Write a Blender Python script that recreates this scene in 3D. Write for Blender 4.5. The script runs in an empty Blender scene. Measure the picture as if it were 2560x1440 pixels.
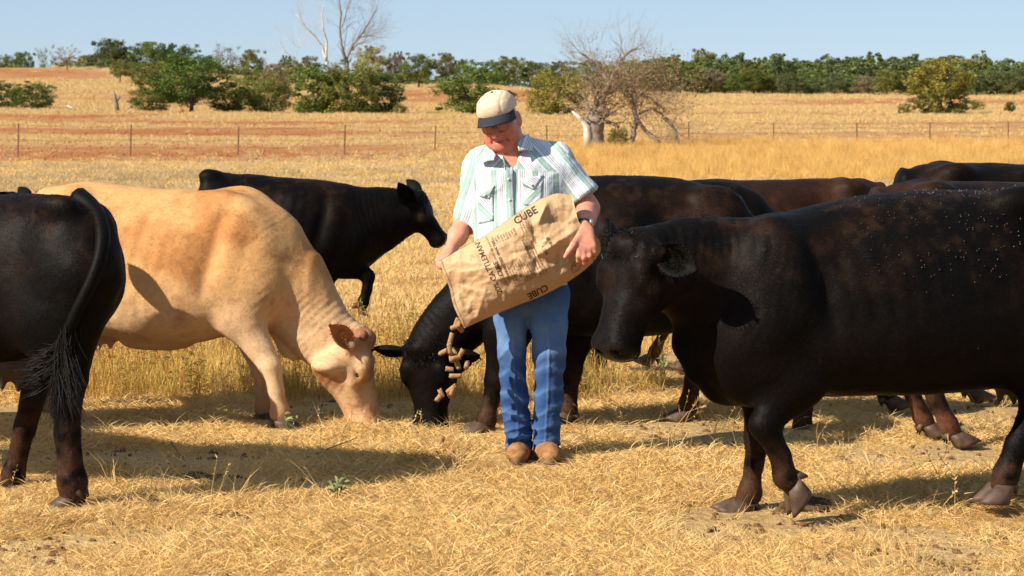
import bpy, bmesh, math, random
import numpy as np
from mathutils import Vector, Matrix, noise as mnoise
from mathutils.bvhtree import BVHTree
R = math.radians
sc = bpy.context.scene
C = sc.collection
rng = np.random.default_rng(7)
random.seed(7)

# ------------------------------------------------------------------ camera, sky, sun, exposure
FPX = 5689.0                      # focal length in pixels of the 2560 wide photograph
CAMZ = 1.68
PITCH = math.atan(445.0 / FPX)    # horizon at row 275
cam_d = bpy.data.cameras.new('camera')
cam_d.sensor_width = 36.0
cam_d.lens = FPX / 2560 * 36.0
cam_d.clip_start = 0.1
cam_d.clip_end = 6000
cam_d.dof.use_dof = True
cam_d.dof.focus_distance = 10.6
cam_d.dof.aperture_fstop = 11.0
cam = bpy.data.objects.new('camera', cam_d)
C.objects.link(cam)
cam.location = (0, 0, CAMZ)
cam.rotation_euler = (math.pi / 2 - PITCH, 0, 0)
sc.camera = cam

SUN_EL = R(35.5)
SH = (1.15, 0.68)                 # shadow offset per metre of height
sun_dir = Vector((-SH[0], -SH[1], math.hypot(*SH) * math.tan(SUN_EL))).normalized()   # towards the sun
w = bpy.data.worlds.new('World')
sc.world = w
w.use_nodes = True
nt = w.node_tree
bg = nt.nodes['Background']
sky = nt.nodes.new('ShaderNodeTexSky')
sky.sky_type = 'NISHITA'
sky.sun_disc = False
sky.sun_elevation = SUN_EL
sky.sun_rotation = math.atan2(sun_dir.x, sun_dir.y)
sky.altitude = 1200
sky.air_density = 0.75
sky.dust_density = 0.08
sky.ozone_density = 3.8
hz = nt.nodes.new('ShaderNodeMix'); hz.data_type = 'RGBA'      # even pale haze over the whole sky
hz.inputs[0].default_value = 0.58
hz.inputs[7].default_value = (4.9, 6.05, 7.5, 1)
nt.links.new(sky.outputs[0], hz.inputs[6])
nt.links.new(hz.outputs[2], bg.inputs[0])
bg.inputs[1].default_value = 0.06
sl = bpy.data.lights.new('sun', 'SUN')
sl.energy = 4.6
sl.angle = R(0.55)
sl.color = (1.0, 0.91, 0.77)
so = bpy.data.objects.new('sun', sl)
C.objects.link(so)
so.rotation_euler = sun_dir.to_track_quat('Z', 'Y').to_euler()
so.location = (-20, -12, 20)
sc.view_settings.view_transform = 'Standard'
sc.view_settings.look = 'None'
sc.view_settings.gamma = 1
sc.view_settings.use_curve_mapping = False
sc.view_settings.exposure = 0.88
sc.render.engine = 'CYCLES'
sc.cycles.use_denoising = True
sc.cycles.max_bounces = 6
sc.cycles.diffuse_bounces = 3
sc.cycles.transparent_max_bounces = 8

# ------------------------------------------------------------------ geometry helpers
FW = np.array([0, math.cos(PITCH), -math.sin(PITCH)])
UP = np.array([0, math.sin(PITCH), math.cos(PITCH)])
CAM = np.array([0, 0, CAMZ])

def ray(px, py):
    return FW + np.array([1.0, 0, 0]) * ((px - 1280) / FPX) - UP * ((py - 720) / FPX)

def at_y(px, py, Y):
    d = ray(px, py)
    return CAM + d * (Y / d[1])

def gy(py):                        # distance of the flat ground seen at a row
    d = ray(1280, py)
    return -CAMZ / d[2] * d[1]

def vnoise(p, seed=0):
    p = np.asarray(p, dtype=np.float64)
    i = np.floor(p).astype(np.int64)
    f = p - i
    f = f * f * (3 - 2 * f)
    out = 0
    for dx in (0, 1):
        for dy in (0, 1):
            for dz in (0, 1):
                h = (i[..., 0] + dx) * 374761393 + (i[..., 1] + dy) * 668265263 + (i[..., 2] + dz) * 1440662683 + seed * 974634533
                h = h & 0xffffffff
                h = ((h ^ (h >> 13)) * 1274126177) & 0xffffffff
                h = (h ^ (h >> 16)) & 0xffff
                wgt = (f[..., 0] if dx else 1 - f[..., 0]) * (f[..., 1] if dy else 1 - f[..., 1]) * (f[..., 2] if dz else 1 - f[..., 2])
                out = out + wgt * (h / 65535.0)
    return out

def fbm(p, seed=0, oct=3, gain=0.5):
    p = np.asarray(p, dtype=np.float64)
    a, s, t = 1.0, 0.0, 0.0
    for o in range(oct):
        s = s + a * vnoise(p * (2.03 ** o) + o * 17.3, seed + o)
        t += a
        a *= gain
    return s / t

def sstep(a, b, x):
    t = np.clip((x - a) / (b - a), 0, 1)
    return t * t * (3 - 2 * t)

def catmull(ts, cols, n=96):
    """smooth resampling of stations (monotone-ish)"""
    ts = np.asarray(ts, float)
    t = np.linspace(ts[0], ts[-1], n)
    out = []
    for c in cols:
        c = np.asarray(c, float)
        m = np.gradient(c, ts)
        k = np.clip(np.searchsorted(ts, t, 'right') - 1, 0, len(ts) - 2)
        h = ts[k + 1] - ts[k]
        s = (t - ts[k]) / h
        out.append((2 * s**3 - 3 * s**2 + 1) * c[k] + (s**3 - 2 * s**2 + s) * h * m[k] + (-2 * s**3 + 3 * s**2) * c[k + 1] + (s**3 - s**2) * h * m[k + 1])
    return t, out

# ------------------------------------------------------------------ implicit bodies
class Prim:
    pass

def cone(a, b, ra, rb, k=0.03, flat=None, sub=False):
    p = Prim(); a = np.asarray(a, float); b = np.asarray(b, float)
    r = max(ra, rb)
    p.lo = np.minimum(a, b) - r; p.hi = np.maximum(a, b) + r
    p.k, p.sub = k, sub
    ab = b - a; L2 = max(ab @ ab, 1e-9)
    if flat is not None:
        ax = np.asarray(flat[0], float); ax = ax / np.linalg.norm(ax); fa = flat[1]
    def f(q):
        d = q - a
        t = np.clip((d @ ab) / L2, 0, 1)
        e = d - t[..., None] * ab
        if flat is not None:
            e = e + (e @ ax)[..., None] * ax * (fa - 1)
        r_ = ra + (rb - ra) * t
        return np.sqrt((e * e).sum(-1)) - r_
    p.f = f
    return p

def ell(c, rad, k=0.03, rot=None, sub=False):
    p = Prim(); c = np.asarray(c, float)
    rad = np.asarray(rad if np.ndim(rad) else (rad,) * 3, float)
    M = np.eye(3) if rot is None else np.asarray(rot, float)      # rows are the axes
    ext = np.sqrt(((M * rad[:, None]) ** 2).sum(0))
    p.lo, p.hi, p.k, p.sub = c - ext, c + ext, k, sub
    def f(q):
        e = (q - c) @ M.T
        k0 = np.sqrt(((e / rad) ** 2).sum(-1))
        k1 = np.sqrt(((e / rad**2) ** 2).sum(-1)) + 1e-9
        return k0 * (k0 - 1) / k1
    p.f = f
    return p

def loft(o, u, v, wv, st, k=0.03, n=2.3, egg=0.0):
    """stations (t along u, top, bottom along wv, half width along v)"""
    p = Prim(); o, u, v, wv = (np.asarray(x, float) for x in (o, u, v, wv))
    st = sorted(st)
    t, (top, bot, hw) = catmull([s[0] for s in st], [[s[i] for s in st] for i in (1, 2, 3)])
    hw = np.maximum(hw, 0.01)
    pts = []
    for i in range(0, len(t), 5):
        for zz in (top[i], bot[i]):
            for s in (-1, 1):
                pts.append(o + u * t[i] + wv * zz + v * s * hw[i] * 1.15)
    pts = np.array(pts)
    p.lo, p.hi, p.k, p.sub = pts.min(0) - .02, pts.max(0) + .02, k, False
    def f(q):
        d = q - o
        a, b, c = d @ u, d @ v, d @ wv
        tc = np.clip(a, t[0], t[-1])
        T, B, W = np.interp(tc, t, top), np.interp(tc, t, bot), np.interp(tc, t, hw)
        cz, h = (T + B) / 2, np.maximum((T - B) / 2, .008)
        zn = (c - cz) / h
        W = W * (1 - egg * np.clip(zn, -1, 1))
        qn = (np.abs(b / W) ** n + np.abs(zn) ** n) ** (1 / n)
        r = np.sqrt(b * b + (c - cz) ** 2)
        dd = np.where(qn > .15, r * (1 - 1 / np.maximum(qn, .15)), -np.minimum(W, h) * .85)
        da = a - tc
        return np.where(da == 0, dd, np.sqrt(np.maximum(dd, 0) ** 2 + da * da))
    p.f = f
    return p

def smin(a, b, k):
    h = np.maximum(k - np.abs(a - b), 0) / k
    return np.minimum(a, b) - h * h * k * .25

def field(prims, vox, lo=None, hi=None):
    L = np.min([p.lo for p in prims if not p.sub], 0) - 3 * vox if lo is None else np.asarray(lo, float)
    H = np.max([p.hi for p in prims if not p.sub], 0) + 3 * vox if hi is None else np.asarray(hi, float)
    n = np.ceil((H - L) / vox).astype(int) + 1
    F = np.full(n, 0.5, np.float32)
    ax = [L[i] + vox * np.arange(n[i]) for i in range(3)]
    for p in prims:
        m = p.k + 2.5 * vox
        a = np.clip(np.floor((p.lo - m - L) / vox).astype(int), 0, n)
        b = np.clip(np.ceil((p.hi + m - L) / vox).astype(int) + 1, 0, n)
        if (b <= a).any():
            continue
        s = tuple(slice(a[i], b[i]) for i in range(3))
        q = np.stack(np.meshgrid(*[ax[i][s[i]] for i in range(3)], indexing='ij'), -1)
        d = p.f(q).astype(np.float32)
        F[s] = -smin(-F[s], d, p.k) if p.sub else smin(F[s], d, p.k)
    return F, L

def surfnets(F, L, vox, smooth=1):
    for i in range(3):
        sl_ = [slice(None)] * 3
        for e in (0, -1):
            sl_[i] = e
            F[tuple(sl_)] = np.maximum(F[tuple(sl_)], 0.01)
    S = F < 0
    n = np.array(F.shape) - 1
    cnt = sum(S[x:n[0] + x, y:n[1] + y, z:n[2] + z].astype(np.int8) for x in (0, 1) for y in (0, 1) for z in (0, 1))
    mix = (cnt > 0) & (cnt < 8)
    ids = np.argwhere(mix)
    idx = np.full(mix.shape, -1, np.int64)
    idx[mix] = np.arange(len(ids))
    pos = np.zeros((len(ids), 3)); c = np.zeros(len(ids))
    for axn in range(3):
        for o1 in (0, 1):
            for o2 in (0, 1):
                a = [0, 0, 0]; oth = [i for i in range(3) if i != axn]
                a[oth[0]], a[oth[1]] = o1, o2
                b = list(a); b[axn] = 1
                fa = F[tuple((ids + a).T)]; fb = F[tuple((ids + b).T)]
                cr = (fa < 0) != (fb < 0)
                t = np.where(cr, fa / np.where(cr, fa - fb, 1), 0)
                e = np.array(a, float)[None] + t[:, None] * (np.array(b) - np.array(a))[None]
                pos += e * cr[:, None]; c += cr
    V = L + vox * (ids + pos / c[:, None])
    quads = []
    for axn in range(3):
        o1, o2 = [(1, 2), (2, 0), (0, 1)][axn]
        a = [slice(None)] * 3; b = [slice(None)] * 3
        a[axn], b[axn] = slice(0, -1), slice(1, None)
        ch = S[tuple(a)] != S[tuple(b)]
        e = np.argwhere(ch)
        e = e[(e[:, o1] > 0) & (e[:, o2] > 0) & (e[:, o1] < n[o1]) & (e[:, o2] < n[o2])]
        ins = S[tuple(e.T)]
        d1 = np.zeros(3, int); d1[o1] = 1
        d2 = np.zeros(3, int); d2[o2] = 1
        q = np.stack([idx[tuple((e - d1 - d2).T)], idx[tuple((e - d2).T)], idx[tuple(e.T)], idx[tuple((e - d1).T)]], 1)
        q[~ins] = q[~ins][:, ::-1]
        quads.append(q)
    Q = np.concatenate(quads)
    Q = Q[(Q >= 0).all(1)]
    E = np.concatenate([Q[:, [0, 1]], Q[:, [1, 2]], Q[:, [2, 3]], Q[:, [3, 0]]])
    deg = np.bincount(E.ravel(), minlength=len(V)).astype(float)
    for _ in range(smooth):
        acc = np.stack([np.bincount(E[:, 0], V[E[:, 1], i], len(V)) + np.bincount(E[:, 1], V[E[:, 0], i], len(V)) for i in range(3)], 1)
        V = V * .45 + .55 * acc / np.maximum(deg, 1)[:, None]
    return V, Q

def vnormals(V, Q):
    nrm = np.cross(V[Q[:, 2]] - V[Q[:, 0]], V[Q[:, 3]] - V[Q[:, 1]])
    N = np.stack([sum(np.bincount(Q[:, j], nrm[:, i], len(V)) for j in range(4)) for i in range(3)], 1)
    return N / np.maximum(np.linalg.norm(N, axis=1), 1e-9)[:, None]

def add_mesh(name, V, faces, mat=None, parent=None, col=None, smooth=True, attrs=None, coll=None):
    me = bpy.data.meshes.new(name)
    V = np.asarray(V, np.float32)
    if isinstance(faces, np.ndarray):
        nf, k = faces.shape
        me.vertices.add(len(V)); me.vertices.foreach_set('co', V.ravel())
        me.loops.add(nf * k); me.loops.foreach_set('vertex_index', faces.astype(np.int32).ravel())
        me.polygons.add(nf); me.polygons.foreach_set('loop_start', np.arange(0, nf * k, k, dtype=np.int32))
        me.update(calc_edges=True)
        me.validate()
    else:
        me.from_pydata([tuple(map(float, v)) for v in V], [], faces)
        me.update()
    if smooth:
        me.polygons.foreach_set('use_smooth', np.ones(len(me.polygons), bool))
    if col is not None:
        a = me.attributes.new('Col', 'FLOAT_COLOR', 'POINT')
        col = np.asarray(col, np.float32)
        if col.shape[1] == 3:
            col = np.concatenate([col, np.ones((len(col), 1), np.float32)], 1)
        a.data.foreach_set('color', col.ravel())
    for k_, v_ in (attrs or {}).items():
        a = me.attributes.new(k_, 'FLOAT', 'POINT')
        a.data.foreach_set('value', np.asarray(v_, np.float32))
    if mat is not None:
        for m in (mat if isinstance(mat, (list, tuple)) else [mat]):
            me.materials.append(m)
    o = bpy.data.objects.new(name, me)
    (coll or C).objects.link(o)
    if parent is not None:
        o.parent = parent
    return o

def tag(o, label=None, cat=None, group=None, kind=None):
    if label: o['label'] = label
    if cat: o['category'] = cat
    if group: o['group'] = group
    if kind: o['kind'] = kind
    return o

def thing(name, label, cat, loc=(0, 0, 0), rz=0.0, group=None):
    o = bpy.data.objects.new(name, None)
    C.objects.link(o)
    o.location = loc
    o.rotation_euler = (0, 0, rz)
    o.empty_display_size = .2
    return tag(o, label, cat, group)

class MB:
    """collects tubes, strips and quads as one mesh"""
    def __init__(self): self.v, self.f, self.c = [], [], []
    def add(self, vs, fs, c=None):
        b = len(self.v)
        self.v += [tuple(x) for x in vs]
        self.f += [tuple(i + b for i in f) for f in fs]
        if c is not None: self.c += [c] * len(vs)
    def tube(self, pts, rad, n=6, c=None, cap=True):
        pts = [Vector(p) for p in pts]
        vs, fs = [], []
        ref = None
        for i, p in enumerate(pts):
            d = (pts[min(i + 1, len(pts) - 1)] - pts[max(i - 1, 0)])
            d = d.normalized() if d.length > 1e-9 else Vector((0, 0, 1))
            if ref is None:
                ref = Vector((0, 0, 1)) if abs(d.z) < .9 else Vector((1, 0, 0))
            x = d.cross(ref).normalized(); y = x.cross(d)
            ref = -(d.cross(x)) if False else ref
            r = rad[i] if isinstance(rad, (list, tuple, np.ndarray)) else rad
            for k in range(n):
                a = 2 * math.pi * k / n
                vs.append(p + (x * math.cos(a) + y * math.sin(a)) * r)
        for i in range(len(pts) - 1):
            for k in range(n):
                k2 = (k + 1) % n
                fs.append((i * n + k, i * n + k2, (i + 1) * n + k2, (i + 1) * n + k))
        if cap:
            fs.append(tuple(range(n))[::-1]); fs.append(tuple((len(pts) - 1) * n + k for k in range(n)))
        self.add(vs, fs, c)
    def box(self, lo, hi, c=None):
        x0, y0, z0 = lo; x1, y1, z1 = hi
        self.add([(x0, y0, z0), (x1, y0, z0), (x1, y1, z0), (x0, y1, z0), (x0, y0, z1), (x1, y0, z1), (x1, y1, z1), (x0, y1, z1)],
                 [(0, 3, 2, 1), (4, 5, 6, 7), (0, 1, 5, 4), (1, 2, 6, 5), (2, 3, 7, 6), (3, 0, 4, 7)], c)
    def blade(self, base, tip, w, bend, c=None):
        """thin curved strip of two segments"""
        b, t = Vector(base), Vector(tip)
        m = (b + t) / 2 + Vector(bend)
        d = (t - b)
        s = d.cross(Vector((random.uniform(-1, 1), random.uniform(-1, 1), random.uniform(-.3, .3))))
        s = s.normalized() * w / 2 if s.length > 1e-9 else Vector((w / 2, 0, 0))
        self.add([b - s, b + s, m + s * .8, m - s * .8, t], [(0, 1, 2, 3), (3, 2, 4)], c)
    def build(self, name, mat, parent=None, smooth=True, coll=None):
        return add_mesh(name, np.array(self.v), self.f, mat, parent, np.array(self.c) if self.c else None, smooth, coll=coll)

# ------------------------------------------------------------------ materials
def new_mat(name):
    m = bpy.data.materials.new(name)
    m.use_nodes = True
    t = m.node_tree
    return m, t, t.nodes['Principled BSDF']

def N(t, typ, **kw):
    n = t.nodes.new(typ)
    for k, v in kw.items():
        if k.startswith('i_'):
            n.inputs[k[2:].replace('_', ' ')].default_value = v
        else:
            setattr(n, k, v)
    return n

def mixc(t, fac, a, b, mode='MIX'):
    n = t.nodes.new('ShaderNodeMix'); n.data_type = 'RGBA'; n.blend_type = mode
    for s, v in ((0, fac), (6, a), (7, b)):
        if hasattr(v, 'is_output') or isinstance(v, bpy.types.NodeSocket): t.links.new(v, n.inputs[s])
        elif s == 0: n.inputs[0].default_value = v
        else: n.inputs[s].default_value = (*v, 1) if len(v) == 3 else v
    return n.outputs[2]

def ramp(t, fac, stops, interp='LINEAR'):
    n = t.nodes.new('ShaderNodeValToRGB')
    n.color_ramp.interpolation = interp
    e = n.color_ramp.elements
    while len(e) > 1: e.remove(e[-1])
    e[0].position = stops[0][0]; e[0].color = (*stops[0][1], 1) if len(stops[0][1]) == 3 else stops[0][1]
    for p, c_ in stops[1:]:
        x = e.new(p); x.color = (*c_, 1) if len(c_) == 3 else c_
    t.links.new(fac, n.inputs[0])
    return n.outputs[0]

def noise_tex(t, scale, detail=4, rough=.55, coord='Object', mapping=None, dist=0):
    tc = t.nodes.new('ShaderNodeTexCoord')
    o = tc.outputs[coord]
    if mapping:
        mp = t.nodes.new('ShaderNodeMapping'); mp.inputs['Scale'].default_value = mapping
        t.links.new(o, mp.inputs[0]); o = mp.outputs[0]
    n = t.nodes.new('ShaderNodeTexNoise')
    n.inputs['Scale'].default_value = scale; n.inputs['Detail'].default_value = detail
    n.inputs['Roughness'].default_value = rough; n.inputs['Distortion'].default_value = dist
    t.links.new(o, n.inputs['Vector'])
    return n.outputs[0]

def bump(t, bsdf, h, strength=.4, dist=.01):
    b = t.nodes.new('ShaderNodeBump')
    b.inputs['Strength'].default_value = strength; b.inputs['Distance'].default_value = dist
    t.links.new(h, b.inputs['Height']); t.links.new(b.outputs[0], bsdf.inputs['Normal'])

def simple(name, col, rough=.6, spec=.3, var=.25, scale=30, bmp=.2, metal=0):
    m, t, b = new_mat(name)
    n = noise_tex(t, scale)
    dark = tuple(c * (1 - var) for c in col); lite = tuple(min(1, c * (1 + var)) for c in col)
    t.links.new(ramp(t, n, [(.3, dark), (.7, lite)]), b.inputs['Base Color'])
    b.inputs['Roughness'].default_value = rough
    b.inputs['Specular IOR Level'].default_value = spec
    b.inputs['Metallic'].default_value = metal
    if bmp: bump(t, b, n, bmp, .004)
    return m

def coat_mat(name, rough=.5, spec=.35, bmp=.35, sheen=0.0, streak=(60, 160, 60), var=.36):
    m, t, b = new_mat(name)
    at = N(t, 'ShaderNodeAttribute', attribute_name='Col')
    n1 = noise_tex(t, 1.0, 5, .6, mapping=streak)
    n2 = noise_tex(t, 9, 4, .6)
    f = ramp(t, n1, [(.25, (1 - var,) * 3), (.75, (1 + var,) * 3)])
    c1 = mixc(t, 1.0, at.outputs[0], f, 'MULTIPLY')
    t.links.new(c1, b.inputs['Base Color'])
    aw = N(t, 'ShaderNodeAttribute', attribute_name='wet')
    mw = N(t, 'ShaderNodeMapRange'); mw.inputs[3].default_value = rough; mw.inputs[4].default_value = .22
    t.links.new(aw.outputs['Fac'], mw.inputs[0]); t.links.new(mw.outputs[0], b.inputs['Roughness'])
    b.inputs['Specular IOR Level'].default_value = spec
    if sheen:
        b.inputs['Sheen Weight'].default_value = sheen
        b.inputs['Sheen Roughness'].default_value = .4
    ad = N(t, 'ShaderNodeMath', operation='MULTIPLY_ADD'); ad.inputs[1].default_value = 1.2
    t.links.new(n2, ad.inputs[0]); t.links.new(n1, ad.inputs[2])
    if bmp: bump(t, b, ad.outputs[0], bmp, .012)
    return m
# ------------------------------------------------------------------ ground
_prof = [(200, [0, 90, 200, 300, 380, 470, 620, 1500], [0, 0, 1.5, 3.8, 7.0, 10, 10.3, 9]),
         (1050, [0, 90, 200, 300, 450, 620, 1500], [0, 0, 1.33, 2.6, 6.4, 7.0, 7.0]),
         (1700, [0, 90, 200, 300, 470, 640, 1500], [0, 0, 1.33, 2.4, 4.6, 9.0, 9.0])]

def gz(x, y):
    x = np.asarray(x, float); y = np.asarray(y, float)
    px = 1280 + x / np.maximum(y, 1) * FPX
    zs = [np.interp(y, p[1], p[2]) for p in _prof]
    t1 = sstep(200, 1050, px); t2 = sstep(1050, 1700, px)
    z = zs[0] * (1 - t1) + zs[1] * t1
    z = z * (1 - t2) + zs[2] * t2
    q = np.stack([x, y, np.zeros_like(x)], -1)
    b = (vnoise(q * 1.7, 3) - .5) * .014 + (vnoise(q * .45, 4) - .5) * .022
    far = sstep(60, 120, y)
    return z + b * (1 - far) + (fbm(q * .03, 8) - .5) * 1.2 * sstep(200, 330, y) - .006

def to_px(P):
    d = np.asarray(P, float) - CAM
    dep = d @ FW
    return 1280 + FPX * d[..., 0] / dep, 720 - FPX * (d @ UP) / dep

def place(px, py, y0=60, y1=760):
    """the ground point seen at a pixel, first hit beyond y0"""
    r = ray(px, py)
    ys = np.linspace(y0, y1, 2800)
    P = CAM + r[None] * (ys / r[1])[:, None]
    z = gz(P[:, 0], ys)
    k = np.argmax(P[:, 2] <= z)
    if P[k, 2] > z[k]: k = len(ys) - 1
    return np.array([P[k, 0], ys[k], z[k]])

ys = np.concatenate([np.linspace(-12, 4, 12)[:-1], np.linspace(4, 30, 150)[:-1], np.geomspace(30, 720, 330)[:-1], np.geomspace(720, 4000, 25)])
ss = np.sign(np.linspace(-1, 1, 281)) * np.abs(np.linspace(-1, 1, 281)) ** 1.25 * .95
GX = ss[None] * (np.abs(ys)[:, None] + 14); GY = np.repeat(ys[:, None], len(ss), 1)
GZ = gz(GX, GY)
GP = np.stack([GX, GY, GZ], -1)
ny_, nx_ = GX.shape
gi = np.arange(ny_ * nx_).reshape(ny_, nx_)
gq = np.stack([gi[:-1, :-1], gi[:-1, 1:], gi[1:, 1:], gi[1:, :-1]], -1).reshape(-1, 4)

def soil_gold(P):
    """where the field is ploughed red earth and where golden tall grass stands"""
    P = np.asarray(P, float)
    pp = P.copy(); pp[..., 1] = np.maximum(pp[..., 1], 5)
    px, py = to_px(pp)
    q = np.stack([px / 260, py / 9, 0 * px], -1)
    wob = (vnoise(np.stack([px / 120, py / 30, 0 * px], -1), 21) - .5)
    py2 = py + wob * 5
    n1 = vnoise(np.stack([px / 700, py2 / 5.2, 0 * px], -1), 5)
    n2 = fbm(np.stack([px / 45, py / 7, 0 * px], -1), 6)
    left = 1 - sstep(500, 1500, px)
    inf = sstep(284, 288, py2) * (1 - sstep(392, 402, py2))
    band = sstep(.42, .72, n1 + .16 * left) * (.55 + .45 * left)
    low = sstep(352, 372, py2) * (1 - sstep(900, 1250, px)) * .85
    s = inf * np.maximum(band, low)
    strip = np.exp(-((py2 - 399) / 4.0) ** 2) * (1 - sstep(850, 1150, px)) * .9
    s = np.maximum(s, strip)
    far = 1 - sstep(284, 288, py2)
    hill = far * (1 - sstep(-6, 6, (py2 - 198) )) * sstep(160, 172, py2 - (px / 280) * 14) * (1 - sstep(230, 330, px))
    mid = far * sstep(222, 228, py2) * (1 - sstep(258, 264, py2)) * sstep(900, 1000, px) * (1 - sstep(1330, 1500, px))
    rows = far * (1 - sstep(1000, 1100, px)) * sstep(230, 240, py2) * .75 * sstep(.35, .6, vnoise(np.stack([px / 500, py2 / 4, 0 * px], -1), 9))
    rr = far * sstep(1600, 1750, px) * sstep(244, 252, py2) * .75 * sstep(.3, .65, vnoise(np.stack([px / 600, py2 / 4.5, 0 * px], -1), 12))
    s = np.clip(np.maximum.reduce([s, hill * .9, mid * .9, rows, rr]) * (.55 + .75 * n2), 0, 1)
    s = np.where(P[..., 1] < 35, .10 * sstep(.6, .75, fbm(P * 1.1, 31)), s)
    g = sstep(1020, 1560, px + 160 * wob) * sstep(340, 368, py2) * (1 - sstep(415, 475, py2 + 30 * wob))
    g = np.maximum(g, sstep(2050, 2300, px) * sstep(360, 375, py2) * (1 - sstep(440, 480, py2)))
    
    return s, g

gs, gg = soil_gold(GP)
m_ground, t, b = new_mat('ground_straw_and_soil')
a1 = N(t, 'ShaderNodeAttribute', attribute_name='soil'); a2 = N(t, 'ShaderNodeAttribute', attribute_name='gold')
nA = noise_tex(t, 1.3, 6, .65); nB = noise_tex(t, 14, 5, .7); nC = noise_tex(t, .25, 4, .6)
straw = ramp(t, nA, [(.2, (.30, .185, .075)), (.5, (.46, .30, .125)), (.8, (.60, .43, .21))])
straw = mixc(t, ramp(t, nC, [(.35, (0, 0, 0)), (.7, (.5, .5, .5))]), straw, (.40, .30, .17))
straw = mixc(t, a2.outputs['Fac'], straw, (.62, .34, .08))
soil = ramp(t, nB, [(.25, (.20, .072, .024)), (.55, (.37, .142, .048)), (.8, (.48, .215, .082))])
fs = N(t, 'ShaderNodeMath', operation='MULTIPLY_ADD'); fs.inputs[1].default_value = .7; fs.inputs[2].default_value = -.35
t.links.new(nB, fs.inputs[0])
fa = N(t, 'ShaderNodeMath', operation='ADD', use_clamp=True); t.links.new(a1.outputs['Fac'], fa.inputs[0]); t.links.new(fs.outputs[0], fa.inputs[1])
fm = N(t, 'ShaderNodeMath', operation='MULTIPLY', use_clamp=True); t.links.new(fa.outputs[0], fm.inputs[0])
lk = N(t, 'ShaderNodeMath', operation='MULTIPLY', use_clamp=True); lk.inputs[1].default_value = 3.0
t.links.new(a1.outputs['Fac'], lk.inputs[0]); t.links.new(lk.outputs[0], fm.inputs[1])
c = mixc(t, fm.outputs[0], straw, soil)
fine = ramp(t, nB, [(.25, (.72, .70, .66)), (.7, (1.15, 1.15, 1.15))])
t.links.new(mixc(t, 1.0, c, fine, 'MULTIPLY'), b.inputs['Base Color'])
b.inputs['Roughness'].default_value = .95; b.inputs['Specular IOR Level'].default_value = .1
bump(t, b, nB, .8, .05)
ground = add_mesh('ground', GP.reshape(-1, 3), gq, m_ground, attrs={'soil': gs.ravel(), 'gold': gg.ravel()})
tag(ground, 'dry straw coloured pasture with bands of ploughed red soil behind', kind='structure')

# ------------------------------------------------------------------ wire fence across the field
m_post = simple('rusty_post', (.17, .085, .05), .8, .2, .35, 20)
m_wire = simple('fence_wire', (.12, .085, .065), .6, .4, .2, 40, 0)
posts = [(-195, 400, 306), (45, 393, 308), (326, 389, 311), (595, 388, 316), (861, 384, 312), (1087, 377, 314), (1212, 374, 315), (1367, 371, 313),
         (1545, 370, 312), (1722, 368, 309), (1934, 367, 308), (2142, 366, 306), (2325, 365, 305), (2521, 364, 304), (2715, 363, 303)]
fence = None
tops = []
for px, pb, pt in posts:
    Y = gy(pb); P = at_y(px, pb, Y); P[2] = gz(P[0], Y)
    top = at_y(px + (2 if px < 1200 else 0), pt, Y)
    if fence is None:
        fence = thing('wire_fence', 'barbed wire fence on thin rusty steel posts crossing the field', 'fence', P)
    o = Vector(P); h = top[2] - P[2]
    q = Vector((top[0] - P[0], random.uniform(-.04, .04), h))
    mb = MB()
    w_ = .028
    for k in range(2):       # T shaped bar
        a = [(-w_, -.004), (w_, -.004), (w_, .004), (-w_, .004)] if k == 0 else [(-.004, .004), (.004, .004), (.004, .05), (-.004, .05)]
        vs = [(x_, y_, -.15) for x_, y_ in a] + [(x_ + q.x, y_ + q.y, q.z) for x_, y_ in a]
        mb.add(vs, [(0, 1, 5, 4), (1, 2, 6, 5), (2, 3, 7, 6), (3, 0, 4, 7), (4, 5, 6, 7), (0, 3, 2, 1)])
    po = mb.build('post', m_post, fence, smooth=False)
    po.location = o - Vector(fence.location)
    tops.append((o, q))
for k, f in enumerate((.28, .52, .74, .95)):
    mb = MB()
    pts = []
    for i in range(len(tops) - 1):
        a = tops[i][0] + tops[i][1] * f; b_ = tops[i + 1][0] + tops[i + 1][1] * f
        for s in range(5):
            u = s / 5
            pts.append(a.lerp(b_, u) - Vector((0, 0, .05 * math.sin(math.pi * u) * random.uniform(.5, 1.3))) - Vector(fence.location))
    mb.tube(pts, .0042, 4, cap=False)
    mb.build('wire', m_wire, fence)

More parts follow.
